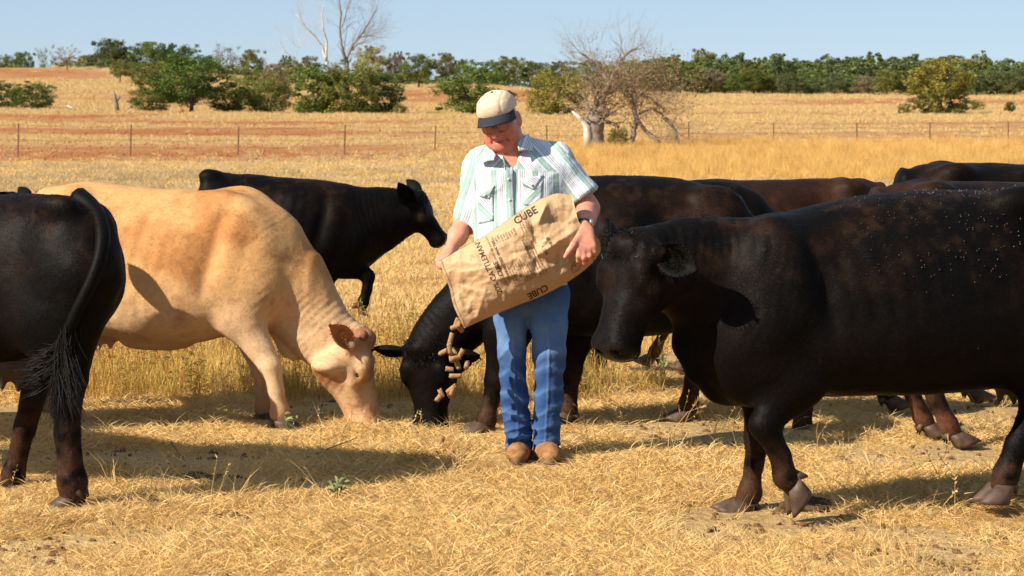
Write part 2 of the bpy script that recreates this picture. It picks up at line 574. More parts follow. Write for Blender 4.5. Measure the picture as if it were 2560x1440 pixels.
# ------------------------------------------------------------------ trees
def leaf_mat(name, col, var=.35, trans=.25):
    m, t, b = new_mat(name)
    at = N(t, 'ShaderNodeAttribute', attribute_name='Col')
    oi = N(t, 'ShaderNodeObjectInfo')
    hs = N(t, 'ShaderNodeHueSaturation')
    hs.inputs['Color'].default_value = (*col, 1)
    mr = N(t, 'ShaderNodeMapRange'); mr.inputs[3].default_value = 1 - var * .4; mr.inputs[4].default_value = 1 + var * .4
    t.links.new(oi.outputs['Random'], mr.inputs[0]); t.links.new(mr.outputs[0], hs.inputs['Value'])
    mh = N(t, 'ShaderNodeMapRange'); mh.inputs[3].default_value = .485; mh.inputs[4].default_value = .515
    t.links.new(oi.outputs['Random'], mh.inputs[0]); t.links.new(mh.outputs[0], hs.inputs['Hue'])
    c = mixc(t, 1.0, hs.outputs[0], at.outputs[0], 'MULTIPLY')
    t.links.new(c, b.inputs['Base Color'])
    b.inputs['Roughness'].default_value = .6; b.inputs['Specular IOR Level'].default_value = .25
    tr = N(t, 'ShaderNodeBsdfTranslucent'); t.links.new(c, tr.inputs[0])
    mx = N(t, 'ShaderNodeMixShader'); mx.inputs[0].default_value = trans
    t.links.new(b.outputs[0], mx.inputs[1]); t.links.new(tr.outputs[0], mx.inputs[2])
    t.links.new(mx.outputs[0], t.nodes['Material Output'].inputs[0])
    return m

LM = {'dark': leaf_mat('leaf_dark_green', (.075, .105, .022)),
      'green': leaf_mat('leaf_green', (.118, .148, .024)),
      'bright': leaf_mat('leaf_fresh_green', (.088, .128, .018)),
      'olive': leaf_mat('leaf_olive', (.175, .172, .036)),
      'yellow': leaf_mat('leaf_yellow_olive', (.235, .205, .035)),
      'pale': leaf_mat('leaf_pale_dry', (.30, .25, .10)),
      'grey': leaf_mat('leaf_grey_brown', (.21, .17, .09)),
      'wood': leaf_mat('leaf_far_wood', (.115, .142, .048)),
      'dry': leaf_mat('leaf_dry_brown', (.36, .26, .135))}
m_bark = simple('bark_brown', (.075, .055, .04), .9, .1, .4, 9, .5)
m_bark_grey = simple('bark_grey', (.22, .18, .14), .9, .1, .4, 7, .6)
m_bark_pale = simple('bark_bleached', (.52, .47, .41), .85, .15, .25, 6, .4)

def unit_crown(seed, ncl, nleaf, size, kind):
    """crown inside x,y in +-.5 and z in 0..1: leaf quads gathered in clumps"""
    r = np.random.default_rng(seed)
    cl = []
    lob = [(r.uniform(0, 2 * math.pi), r.uniform(.12, .28)) for _ in range(5)]
    while len(cl) < ncl:
        a = r.uniform(0, 2 * math.pi); e = math.asin(r.uniform(-1, 1)); rr = r.uniform(.25, 1) ** .45
        d = np.array([math.cos(a) * math.cos(e), math.sin(a) * math.cos(e), math.sin(e)])
        bulge = 1 + sum(am * math.cos((i + 2) * (a - ph)) * .35 for i, (ph, am) in enumerate(lob))
        p = d * rr * .485 * bulge
        if kind == 'shrub':
            z = .42 + p[2] * 1.1
            if z < .05: z = r.uniform(.03, .2)
            f = 1.0
        elif kind == 'broad':
            z = .56 + p[2] * .88; f = 1 - .3 * max(0, .4 - z) / .4
        else:
            z = .60 + p[2] * .80; f = 1.0
        rc_ = r.uniform(.055, .125)
        if r.uniform() < .16:            # sprays that break the outline
            k_ = r.uniform(1.06, 1.28); p = p * k_; z = min(z * k_ if z > .5 else z, 1.0); rc_ *= .55
        cl.append((p[0] * f, p[1] * f, z, rc_, r.uniform(.68, 1.28)))
    vs, cs = [], []
    per = nleaf // ncl
    P = np.array(cl)
    ctr = np.repeat(P, per, 0)
    n = len(ctr)
    off = r.normal(size=(n, 3)); off /= np.linalg.norm(off, axis=1)[:, None]
    off *= (r.uniform(0, 1, n) ** .5 * ctr[:, 3] * 1.25)[:, None]
    off[:, 2] *= .75
    c = ctr[:, :3] + off
    c[:, 2] = np.clip(c[:, 2], .015, 1.02)
    u = r.normal(size=(n, 3)); u /= np.linalg.norm(u, axis=1)[:, None]
    v = np.cross(u, r.normal(size=(n, 3))); v /= np.linalg.norm(v, axis=1)[:, None]
    s = size * r.uniform(.6, 1.3, n)
    u *= s[:, None]; v *= (s * .55)[:, None]
    V = np.stack([c - u, c + v, c + u, c - v], 1).reshape(-1, 3)
    Q = np.arange(n * 4).reshape(n, 4)
    br = ctr[:, 4] * r.uniform(.75, 1.25, n)
    hue = r.uniform(-.12, .12, n)
    col = np.stack([br * (1 + hue), br, br * (1 - hue)], 1)
    return V, Q, np.repeat(col, 4, 0), P

def unit_trunk(seed, P, kind):
    r = np.random.default_rng(seed + 100)
    mb = MB()
    if kind == 'shrub':
        for i in range(7):
            a = P[r.integers(len(P))]
            b0 = Vector((r.uniform(-.06, .06), r.uniform(-.06, .06), -.02))
            mb.tube([b0, b0.lerp(Vector(a[:3]), .5) + Vector((0, 0, .05)), Vector(a[:3])], [.014, .009, .003], 5)
    else:
        fork = Vector((r.uniform(-.04, .04), r.uniform(-.04, .04), .3))
        mb.tube([(0, 0, -.03), (fork.x * .3, fork.y * .3, .12), fork], [.034, .026, .02], 7)
        for i in range(11):
            a = Vector(P[r.integers(len(P))][:3])
            mid = fork.lerp(a, .5) + Vector((r.uniform(-.05, .05), r.uniform(-.05, .05), .04))
            mb.tube([fork, mid, a], [.015, .009, .003], 5, cap=False)
    return mb

protos = {}
def proto(kind, v):
    key = (kind, v)
    if key not in protos:
        ncl, nl, sz = {'shrub': (120, 9500, .020), 'broad': (125, 10000, .019), 'round': (110, 8200, .020), 'sparse': (60, 2400, .016), 'far': (34, 900, .040)}[kind]
        base = {'sparse': 'broad', 'far': 'broad'}.get(kind, kind)
        V, Q, col, P = unit_crown(11 + 7 * v + len(kind), ncl, nl, sz, base)
        me = bpy.data.meshes.new('crown')
        o = add_mesh('crown', V, Q, LM['green'], col=col, smooth=False)
        tm = unit_trunk(v, P, base)
        if kind == 'sparse':
            r = np.random.default_rng(v)
            for k in range(130):
                a = Vector(P[r.integers(len(P))][:3]); d = Vector(r.normal(size=3)) * .09
                d.z = abs(d.z) * .8
                tm.tube([a * .85 + Vector((0, 0, .06)), a + d], [.004, .0012], 3, cap=False)
        tr = tm.build('trunk', m_bark)
        protos[key] = (o.data, tr.data)
        bpy.data.objects.remove(o); bpy.data.objects.remove(tr)
        bpy.data.meshes.remove(me)
    return protos[key]

def tree(px, base, top, wpx, kind, v, leaf, label, cat='tree', group=None, bark=None, y0=60, depth=None):
    P = place(px, base, y0) if depth is None else None
    if P is None:
        P = at_y(px, base, depth); P[2] = gz(P[0], depth)
    ppm = FPX / P[1]
    h = max((P[2] - at_y(px, top, P[1])[2]) * -1, 1.0); wd = wpx / ppm
    crown, trunk = proto(kind, v)
    sh = kind == 'shrub'
    if sh: wd *= 1.14
    o = thing('shrub' if sh else 'tree', label, cat, P, random.uniform(0, 6.28), group)
    for nm, me, mt in (('foliage' if sh else 'crown', crown, LM[leaf]), ('stem' if sh else 'trunk', trunk, bark or m_bark)):
        c = bpy.data.objects.new(nm, me); C.objects.link(c); c.parent = o
        c.scale = (wd, wd, h)
        c.material_slots[0].link = 'OBJECT'; c.material_slots[0].material = mt
    return o

T = tree
# bushes and trees along the near field edge
T(8, 272, 203, 78, 'shrub', 0, 'dark', 'dark low bush cut by the left picture edge, beside a green bush', 'shrub')
T(86, 274, 204, 104, 'shrub', 1, 'bright', 'low spreading green bush standing alone left of the grey stump', 'shrub')
T(372, 281, 215, 96, 'shrub', 2, 'olive', 'olive bush at the left foot of the dark green tree', 'shrub')
T(425, 262, 148, 150, 'shrub', 3, 'olive', 'tall olive thicket behind the dark green tree', 'shrub')
T(478, 282, 138, 182, 'broad', 0, 'bright', 'dense deep green round tree with a short trunk at the field edge', 'tree')
T(572, 282, 200, 92, 'shrub', 0, 'green', 'mid green bush touching the dark green tree on its right', 'shrub')
T(628, 270, 172, 88, 'shrub', 2, 'olive', 'thin olive bush with light gaps behind two lower bushes', 'shrub')
T(670, 282, 190, 112, 'shrub', 1, 'olive', 'olive green bush left of the big bush below the dead tree', 'shrub')
T(692, 262, 160, 90, 'round', 1, 'pale', 'pale half bare shrub behind the olive green bushes', 'shrub')
T(795, 285, 150, 135, 'shrub', 3, 'green', 'tall green bush wrapped round the bleached dead trunk', 'shrub')
T(872, 286, 152, 150, 'shrub', 1, 'olive', 'big olive green bush below the grey dead tree', 'shrub')
T(942, 285, 178, 118, 'shrub', 0, 'dark', 'dark green bush at the right end of the big thicket', 'shrub')
T(1000, 288, 262, 34, 'shrub', 2, 'olive', 'tiny weed bush on the stubble right of the big thicket', 'shrub')
T(1188, 288, 158, 168, 'shrub', 2, 'green', 'spreading green tree directly behind the man with the cap', 'tree')
T(1392, 288, 172, 150, 'shrub', 1, 'yellow', 'yellow green spreading bush just left of the broken trunk', 'shrub')
T(2352, 287, 150, 178, 'round', 2, 'yellow', 'large round olive bush standing alone on the stubble field at right', 'shrub')
T(2352, 287, 190, 120, 'shrub', 0, 'olive', 'lower leafy skirt of shoots under the large round olive bush', 'shrub')
T(2425, 279, 248, 60, 'shrub', 3, 'olive', 'small scrubby bush at the foot of the large round bush', 'shrub')
T(2525, 286, 254, 30, 'round', 0, 'dark', 'tiny lone sapling on the stubble near the right picture edge', 'shrub')
T(2265, 286, 268, 40, 'shrub', 0, 'olive', 'low weedy clump left of the large round bush', 'shrub')
# hillside on the left
G1 = 'trees on the skyline of the left hill'
T(10, 166, 138, 55, 'round', 0, 'green', 'green tree at the far left end of the skyline', group=G1)
T(55, 166, 131, 62, 'round', 1, 'green', 'rounded green tree second from the left on the skyline', group=G1)
T(120, 166, 114, 56, 'sparse', 0, 'olive', 'thin upright olive tree left of the brown bare tree on the hill', group=G1)
T(168, 174, 113, 58, 'sparse', 1, 'dry', 'brown half bare tree on the hill with a visible trunk', group=G1)
T(215, 166, 140, 60, 'round', 2, 'olive', 'low olive tree filling the gap right of the brown bare tree', group=G1)
T(280, 160, 99, 112, 'broad', 1, 'dark', 'tall dark green tree rising highest on the left skyline', group=G1)
T(272, 170, 126, 112, 'round', 3, 'grey', 'grey brown tree in front of the tallest dark skyline tree', group=G1)
T(375, 166, 108, 130, 'broad', 2, 'green', 'wide green tree on the hill behind the olive thicket', group=G1)
T(412, 163, 110, 70, 'broad', 3, 'dark', 'dark crown peeking over the wide green hill tree', group=G1)
T(465, 168, 113, 88, 'round', 0, 'dark', 'dark green skyline tree just above the deep green round tree', group=G1)
T(558, 168, 113, 84, 'sparse', 2, 'grey', 'grey bare twiggy tree on the skyline left of the pale tree', group=G1)
T(520, 168, 140, 50, 'round', 1, 'green', 'low green tree left of the grey twiggy skyline tree', group=G1)
T(630, 170, 126, 68, 'round', 2, 'olive', 'small olive tree alone on the bare stretch of skyline', group=G1)
T(722, 168, 140, 55, 'round', 3, 'green', 'small green skyline tree left of the bleached dead trunk', group=G1)
T(770, 168, 142, 60, 'round', 1, 'grey', 'grey green tree seen behind the bleached dead trunk', group=G1)
T(300, 207, 148, 52, 'round', 0, 'olive', 'small olive tree on the slope above the grey stump', group=G1)
T(334, 208, 156, 46, 'round', 2, 'olive', 'small olive tree beside the olive thicket on the slope', group=G1)
T(390, 215, 150, 95, 'shrub', 1, 'green', 'green bushy tree on the slope behind the olive thicket', group=G1)
# middle distance
G2 = 'trees behind the field in the middle'
T(930, 190, 117, 86, 'round', 1, 'pale', 'pale yellowish tree behind the thicket below the dead tree', group=G2)
T(990, 185, 131, 54, 'round', 3, 'grey', 'grey green tree between the pale tree and the neat round tree', group=G2)
T(1047, 219, 135, 96, 'round', 0, 'green', 'neat round green tree with a short dark trunk on the bank', group=G2)
T(1112, 217, 134, 62, 'round', 2, 'olive', 'olive tree right beside the neat round tree', group=G2)
T(1160, 205, 150, 66, 'round', 1, 'green', 'green tree half hidden behind the spreading tree', group=G2)
T(1285, 218, 142, 110, 'round', 3, 'olive', 'olive grey tree right of the man, behind the red soil patch', group=G2)
T(1232, 212, 152, 80, 'round', 0, 'wood', 'dull green tree just left of the cap, far behind', group=G2)
T(1345, 218, 158, 80, 'round', 2, 'wood', 'dull green tree behind the yellow green bush', group=G2)
T(1405, 220, 154, 90, 'round', 1, 'wood', 'dark dull tree behind the left twigs of the bare tree', group=G2)
T(1480, 226, 152, 110, 'broad', 1, 'green', 'green tree seen through the middle of the bare twigs', group=G2)
T(1570, 232, 150, 120, 'broad', 0, 'olive', 'olive tree seen through the right twigs of the bare tree', group=G2)
T(1655, 240, 148, 120, 'broad', 2, 'green', 'green tree where the wood begins behind the bare tree', group=G2)
# front edge of the wood on the right
G3 = 'trees along the front edge of the far wood'
kinds = ['wood', 'olive', 'green', 'wood', 'grey', 'green', 'wood', 'olive', 'bright', 'wood']
front = [(1700, 60), (1742, 52), (1775, 70), (1812, 50), (1850, 62), (1885, 66), (1930, 60), (1968, 48), (1998, 40), (2040, 66), (2085, 72), (2130, 62), (2172, 66), (2215, 58),
         (2262, 60), (2305, 64), (2405, 56), (2440, 60), (2492, 72), (2535, 60), (2585, 66), (2640, 70)]
ORD = ['first', 'second', 'third', 'fourth', 'fifth', 'sixth', 'seventh', 'eighth', 'ninth', 'tenth', 'eleventh', 'twelfth', 'thirteenth', 'fourteenth', 'fifteenth', 'sixteenth', 'seventeenth', 'eighteenth', 'nineteenth', 'twentieth', 'twenty-first', 'twenty-second']
TONE = {'wood': 'dull green', 'olive': 'olive', 'green': 'mid green', 'grey': 'grey brown', 'bright': 'deep green'}
for i, (px, wd) in enumerate(front):
    T(px, 241 + random.uniform(-2, 3), random.uniform(172, 196), wd * 1.25, ('round', 'broad')[i % 2], i % 4, kinds[(i * 7) % 10],
      '%s tree, %s from the left along the front edge of the far wood' % (TONE[kinds[(i * 7) % 10]], ORD[i]), group=G3, depth=random.uniform(440, 470))
T(1762, 205, 124, 84, 'round', 3, 'olive', 'tall pale green tree rising above the far wood behind the bare tree', depth=520)

# the wood itself: one mass that nobody could count
pcoll = bpy.data.collections.new('wood_crowns')
for i in range(5):
    V, Q, col, P = unit_crown(900 + i, 34, 1500, .040, 'broad')
    add_mesh('crown_%d' % i, V, Q, LM[('wood', 'green', 'wood', 'olive', 'wood')[i]], col=col, smooth=False, coll=pcoll)

def scatter(name, pts, rot, scl, idx, coll, label=None):
    me = bpy.data.meshes.new(name)
    n = len(pts)
    me.vertices.add(n); me.vertices.foreach_set('co', np.asarray(pts, np.float32).ravel())
    a = me.attributes.new('rot', 'FLOAT_VECTOR', 'POINT'); a.data.foreach_set('vector', np.asarray(rot, np.float32).ravel())
    scl = np.asarray(scl, np.float32)
    if scl.ndim == 1: scl = np.repeat(scl[:, None], 3, 1)
    a = me.attributes.new('scl', 'FLOAT_VECTOR', 'POINT'); a.data.foreach_set('vector', scl.ravel())
    a = me.attributes.new('idx', 'INT', 'POINT'); a.data.foreach_set('value', np.asarray(idx, np.int32))
    o = bpy.data.objects.new(name, me); C.objects.link(o)
    ng = bpy.data.node_groups.new(name, 'GeometryNodeTree')
    ng.interface.new_socket('Geometry', in_out='INPUT', socket_type='NodeSocketGeometry')
    ng.interface.new_socket('Geometry', in_out='OUTPUT', socket_type='NodeSocketGeometry')
    gi_, go_ = ng.nodes.new('NodeGroupInput'), ng.nodes.new('NodeGroupOutput')
    ci = ng.nodes.new('GeometryNodeCollectionInfo'); ci.inputs[0].default_value = coll
    ci.inputs[1].default_value = True; ci.inputs[2].default_value = True
    ip = ng.nodes.new('GeometryNodeInstanceOnPoints')
    L = ng.links.new
    L(gi_.outputs[0], ip.inputs['Points']); L(ci.outputs[0], ip.inputs['Instance'])
    ip.inputs['Pick Instance'].default_value = True
    for nm, ty, sk in (('rot', 'FLOAT_VECTOR', 'Rotation'), ('scl', 'FLOAT_VECTOR', 'Scale'), ('idx', 'INT', 'Instance Index')):
        na = ng.nodes.new('GeometryNodeInputNamedAttribute'); na.data_type = ty; na.inputs[0].default_value = nm
        L(na.outputs[0], ip.inputs[sk])
    L(ip.outputs[0], go_.inputs[0])
    md = o.modifiers.new('scatter', 'NODES'); md.node_group = ng
    o['kind'] = 'stuff'
    if label: o['label'] = label
    return o

wp, ws, wi = [], [], []
for i in range(330):
    Y = random.uniform(478, 680); px = random.uniform(1610, 2900)
    x = (px - 1280) / FPX * Y
    wp.append((x, Y, float(gz(x, Y)) - .3)); wdt = random.uniform(5, 12)
    ws.append((wdt, wdt, random.uniform(4.6, 7.2) + 2.6 * random.random() ** 3)); wi.append(random.choice((0, 1, 2, 3, 4, 4, 0)))
for i in range(170):
    Y = random.uniform(540, 660); px = random.uniform(-500, 1650)
    x = (px - 1280) / FPX * Y
    wp.append((x, Y, float(gz(x, Y)) - 1.0)); wdt = random.uniform(6, 10)
    ws.append((wdt, wdt, random.uniform(2.6, 5.4))); wi.append(i % 5)
scatter('far_wood', wp, [(0, 0, random.uniform(0, 6.28)) for _ in wp], ws, wi, pcoll, 'dark green wood covering the low hill along the horizon')

# ------------------------------------------------------------------ dead trees
def twigs(mb, p, d, length, rad, depth, up=.15, spread=.6, nmin=2, nmax=3):
    p, d = Vector(p), Vector(d).normalized()
    pts = [p]
    dd = d.copy()
    for s in range(3):
        dd = (dd + Vector((random.gauss(0, .16), random.gauss(0, .16), random.gauss(0, .12) + up * .3))).normalized()
        pts.append(pts[-1] + dd * length / 3)
    mb.tube(pts, [rad, rad * .8, rad * .62, rad * .42], 4 if depth < 2 else 5, cap=False)
    if depth > 0:
        for k in range(random.randint(nmin, nmax)):
            a = pts[random.choice((1, 2, 3, 3))]
            nd = (dd + Vector((random.gauss(0, spread), random.gauss(0, spread), random.gauss(0, spread) + up))).normalized()
            twigs(mb, a, nd, length * random.uniform(.55, .85), rad * .55, depth - 1, up, spread, nmin, nmax)
    return pts

def traced(P0, px_pts, jit=.3):
    out = []
    for i, (px, py) in enumerate(px_pts):
        q = at_y(px, py, P0[1] + (random.uniform(-jit, jit) if i else 0))
        out.append(Vector(q) - Vector(P0))
    return out

def dead_tree(P0, limbs, mat, name, label, twig, twig_mat=None, depth=3, cat='dead tree'):
    o = thing(name, label, cat, P0)
    first = True
    tw = MB()
    for r0, r1, pts in limbs:
        q = traced(P0, pts, .25 if not first else .05)
        mb = MB()
        n = len(q)
        sm = []
        for i in range(n - 1):
            for s in range(4):
                u = s / 4
                m = q[i].lerp(q[i + 1], u)
                sm.append(m + Vector((random.gauss(0, 1), random.gauss(0, 1), random.gauss(0, .5))) * min(r1 * .45, .022) * (0 < i or s > 0))
        sm.append(q[-1])
        rr = [r0 + (r1 - r0) * i / (len(sm) - 1) for i in range(len(sm))]
        mb.tube(sm, rr, 9)
        mb.build('trunk' if first else 'limb', mat, o)
        for _ in range(twig[0] if not first else twig[0] // 2):
            k = random.randint(len(sm) // 3, len(sm) - 1)
            d = (sm[k] - sm[max(0, k - 2)]).normalized() + Vector((random.gauss(0, .6), random.gauss(0, .6), random.gauss(0, .5)))
            twigs(tw, sm[k], d, twig[1] * random.uniform(.6, 1.2), max(.35 * rr[k], twig[2]) * .6, depth)
        first = False
    e = tw.build('twigs', twig_mat or mat, o)
    e['kind'] = 'stuff'
    return o

P0 = place(822, 284)
dead_tree(P0, [(.24, .12, [(822, 284), (822, 225), (819, 175), (816, 150)]),
               (.13, .035, [(816, 152), (806, 118), (788, 92), (764, 68), (740, 36)]),
               (.11, .03, [(816, 150), (817, 105), (808, 72), (804, 38), (810, 12)]),
               (.05, .02, [(764, 68), (752, 44), (748, 22)]),
               (.06, .02, [(808, 215), (770, 170), (738, 148), (712, 128), (702, 105)]),
               (.04, .015, [(738, 148), (745, 118), (752, 100)])],
          m_bark_pale, 'dead_tree', 'bleached white dead tree with forked bare limbs above the green thicket', (7, 1.3, .02))
P1 = place(868, 285)
dead_tree(P1, [(.26, .16, [(868, 285), (867, 220), (866, 160), (864, 145)]),
               (.14, .04, [(864, 150), (853, 110), (849, 70), (852, 35), (848, -6)]),
               (.12, .03, [(866, 148), (882, 112), (905, 84), (925, 52), (944, 16)]),
               (.08, .03, [(872, 128), (895, 110), (908, 106), (918, 92)]),
               (.06, .02, [(884, 108), (905, 92), (925, 88), (946, 95)]),
               (.05, .02, [(849, 80), (862, 48), (868, 18)])],
          m_bark_grey, 'dead_tree', 'grey dead tree with a dense twiggy crown, right of the bleached dead tree', (16, 1.5, .018))

# broken mesquite by the fence
P2 = place(1487, 372, 60); 
mes = dead_tree(P2, [(.42, .34, [(1487, 374), (1487, 330), (1488, 296), (1489, 274)]),
               (.22, .09, [(1492, 296), (1502, 262), (1512, 236), (1524, 205)]),
               (.09, .04, [(1524, 205), (1500, 180), (1478, 150), (1450, 132)]),
               (.09, .04, [(1524, 205), (1545, 170), (1560, 140), (1590, 122)]),
               (.08, .04, [(1512, 238), (1560, 215), (1610, 190), (1640, 165)]),
               (.07, .04, [(1520, 215), (1575, 225), (1625, 245), (1660, 275)]),
               (.12, .10, [(1575, 377), (1582, 335), (1592, 300), (1585, 262), (1566, 228)]),
               (.085, .06, [(1596, 300), (1618, 332), (1640, 348), (1658, 362)]),
               (.08, .06, [(1655, 290), (1678, 312), (1692, 340), (1700, 368)]),
               (.06, .04, [(1592, 285), (1630, 270), (1660, 290)])],
          m_bark_grey, 'dead_tree', 'broken half bare tree with a thick grey trunk beside the fence', (22, .85, .010), twig_mat=simple('brown_twigs', (.27, .205, .14), .9, .1, .3, 9, 0), depth=3)
mb = MB()
q = traced(P2, [(1470, 345), (1468, 318), (1452, 298), (1430, 278)], .02)
q2 = traced(P2, [(1470, 372), (1468, 330), (1462, 300)], .02)
for v_ in q + q2: v_.y -= .3
mb.tube(q, [.16, .15, .10, .03], 8); mb.tube(q2, [.2, .16, .05], 8)
mb.build('splinter', m_bark_pale, mes)
lv = MB()
for i in range(6500):
    px = random.gauss(1562, 92); py = random.gauss(222, 46)
    if px > 1760 or px < 1400 or py > 335 or py < 120: continue
    if px < 1500 and random.random() < .3: continue
    p = Vector(at_y(px, py, P2[1] + random.gauss(0, .8))) - P2_ if False else Vector(at_y(px, py, P2[1] + random.gauss(0, .8))) - Vector(P2)
    u = Vector((random.gauss(0, 1), random.gauss(0, 1), random.gauss(0, 1))).normalized() * random.uniform(.03, .065)
    v_ = u.cross(Vector((random.gauss(0, 1), random.gauss(0, 1), random.gauss(0, 1)))).normalized() * .024
    f = random.uniform(.6, 1.25)
    lv.add([p - u, p + v_, p + u, p - v_], [(0, 1, 2, 3)], (f, f * random.uniform(.85, 1.1), f * .9))
lo_ = lv.build('leaves', LM['dry'], mes, smooth=False); lo_['kind'] = 'stuff'
T(1545, 378, 338, 46, 'shrub', 1, 'olive', 'low scrubby weed at the right foot of the broken trunk', 'shrub')

# grey stump and fallen limbs on the stubble at left
P3 = place(291, 281)
st = thing('tree_stump', 'weathered grey forked stump standing in the stubble left of the thicket', 'stump', P3)
mb = MB()
mb.tube(traced(P3, [(293, 283), (291, 262), (287, 245), (284, 228)], .02), [.22, .2, .17, .08], 9)
mb.tube(traced(P3, [(289, 258), (297, 246), (301, 240)], .02), [.13, .1, .06], 8)
mb.build('stump_wood', m_bark_grey, st)
for a, lab in (([(168, 264), (180, 270), (196, 279)], 'pale fallen limb lying left of the grey stump'),
               ([(236, 274), (250, 279)], 'short pale log lying just left of the grey stump'),
               ([(318, 280), (338, 269)], 'pale branch lying right of the grey stump')):
    Pq = place(a[0][0], max(x_[1] for x_ in a) + 1)
    mb = MB(); mb.tube(traced(Pq, a, .03), [.07] * (len(a) - 1) + [.04], 7)
    o = mb.build('fallen_branch', m_bark_pale); o.location = Pq
    tag(o, lab, 'branch', 'fallen limbs round the grey stump')
# ------------------------------------------------------------------ cattle
M_COAT = coat_mat('black_coat', .52, .055, .2, .0)
M_TAN = coat_mat('tan_coat', .75, .12, .14, .0, (35, 90, 30), .13)
M_HAIRB = coat_mat('black_hair', .55, .07, 0)
M_HAIRT = coat_mat('tan_hair', .7, .12, 0, 0, (35, 90, 30), .1)
m_hoof = simple('hoof_horn', (.075, .045, .028), .55, .3, .5, 25, .3)
m_hoof_dark = simple('hoof_dark', (.085, .06, .045), .5, .35, .5, 25, .3)
m_hair = simple('black_tail_hair', (.006, .0045, .0038), .5, .2, .3, 20, 0)
m_ear_in, _t, _b = new_mat('cow_ear')
_a = N(_t, 'ShaderNodeAttribute', attribute_name='Col'); _t.links.new(_a.outputs[0], _b.inputs[0]); _b.inputs['Roughness'].default_value = .7; _b.inputs['Specular IOR Level'].default_value = .08
m_eye, _t, _b = new_mat('cow_eye')
_b.inputs['Base Color'].default_value = (.012, .008, .006, 1); _b.inputs['Roughness'].default_value = .08
m_udder = simple('udder_skin', (.52, .27, .20), .6, .3, .2, 12, .2)
m_udder_dark = simple('udder_dark', (.045, .032, .028), .6, .3, .2, 12, .2)
m_horn = simple('horn_bud', (.23, .09, .05), .6, .3, .4, 40, .4)

def coat_hair(V, Qd, col, n, parent, mat, length=.020, seed=0, cam_local=None):
    """short flat-lying hairs over the hide, backwards and down"""
    r = np.random.default_rng(200 + seed)
    a, b_, c_, d_ = (V[Qd[:, i]] for i in range(4))
    nr = np.cross(c_ - a, d_ - b_); ar = np.linalg.norm(nr, axis=1)
    fi = r.choice(len(Qd), n, p=ar / ar.sum())
    u, v = r.uniform(0, 1, (n, 1)), r.uniform(0, 1, (n, 1))
    P = (a[fi] * (1 - u) + b_[fi] * u) * (1 - v) + (d_[fi] * (1 - u) + c_[fi] * u) * v
    Nf = nr[fi] / ar[fi][:, None]
    if parent.scale[0] == 0: Nf = -Nf
    sw = (np.stack([vnoise(P * 4, 1), vnoise(P * 4 + 9, 2), vnoise(P * 4 + 5, 3)], 1) - .5) * 1.3
    D = np.array([-1.0, 0, -.75]) + sw + r.normal(0, .22, (n, 3))
    D = D - Nf * (D * Nf).sum(1)[:, None]
    D /= np.linalg.norm(D, axis=1)[:, None] + 1e-9
    S = np.cross(Nf, D)
    ln = (length * r.uniform(.5, 1.35, n))[:, None]
    w_ = .0016
    tip = P + D * ln + Nf * ln * r.uniform(.03, .22, (n, 1))
    VV = np.stack([P - S * w_, P + S * w_, tip], 1).reshape(-1, 3)
    cc = col[Qd[fi, 0]] * r.uniform(.88 if col[0, 0] > .2 else .6, 1.12 if col[0, 0] > .2 else 1.5, (n, 1))
    h = add_mesh('hair', VV, np.arange(3 * n).reshape(n, 3), mat, parent, np.repeat(cc, 3, 0), smooth=False)
    h['kind'] = 'stuff'
    return h

class Trace:
    """reads joints off the photograph into an animal's own metres, on its real vertical plane"""
    def __init__(s, O, yaw):
        s.O = np.array([O[0], O[1], 0.0]); s.yaw = yaw
        s.d = np.array([math.cos(yaw), math.sin(yaw), 0]); s.n = np.array([-math.sin(yaw), math.cos(yaw), 0])
    def L(s, px, py, lat=0.0):
        r = ray(px, py)
        t = ((s.O - CAM) @ s.n + lat) / (r @ s.n)
        P = CAM + r * t
        return np.array([(P - s.O) @ s.d, lat, P[2]])
    def vec(s, wv):
        wv = np.asarray(wv, float)
        return np.array([wv @ s.d, wv @ s.n, wv[2]])
    def trunk(s, st):
        out = []
        for px, top, bot, hw in st:
            a, b = s.L(px, top), s.L(px, bot)
            out.append((a[0] * .5 + b[0] * .5, a[2], b[2], hw))
        return out

COATS = {'black': ((.0032, .0026, .0024), (.0135, .0058, .0034), (.062, .029, .016)),
         'brown': ((.0085, .0045, .0035), (.026, .0105, .0058), (.13, .055, .027)),
         'red': ((.017, .0075, .0048), (.046, .0175, .0088), (.16, .06, .028)),
         'tan': ((.545, .300, .118), (.41, .180, .060), (.36, .16, .07))}

def coat_colour(V, Nn, kind, legz=.42, seed=0, topz=1.0, skip=None):
    a, b, mud = (np.array(c) for c in COATS[kind])
    n1 = fbm(V * 3.2, 40 + seed, 4); n2 = fbm(V * 9.0, 50 + seed, 3); n3 = fbm(V * 26, 60 + seed, 2)
    z = V[:, 2]
    if kind == 'tan':
        f = sstep(.46, .68, n1 * .7 + n2 * .3)
        c = a + (b - a) * f[:, None]
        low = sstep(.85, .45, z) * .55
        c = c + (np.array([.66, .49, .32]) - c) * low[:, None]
        f3 = sstep(.66, .74, n2) * .35
        c = c * (1 - f3[:, None] * .5)
    else:
        top = sstep(topz - .25, topz + .3, z)
        f = np.clip(sstep(.40, .70, n1 * .6 + n2 * .4) * (.15 + .75 * top), 0, 1)
        c = a + (b - a) * f[:, None]
        dust = sstep(.52, .7, n2 * .5 + n3 * .5) * .25 * top
        c = c + (np.array([.05, .027, .015]) - c) * dust[:, None]
    m = sstep(legz, .05, z) * sstep(.36, .62, n2 * .6 + n3 * .4 + sstep(.3, .05, z) * .15)
    if skip is not None: m = m * (1 - skip)
    c = c + (mud - c) * (m * (.85 if kind != 'tan' else .7))[:, None]
    return c

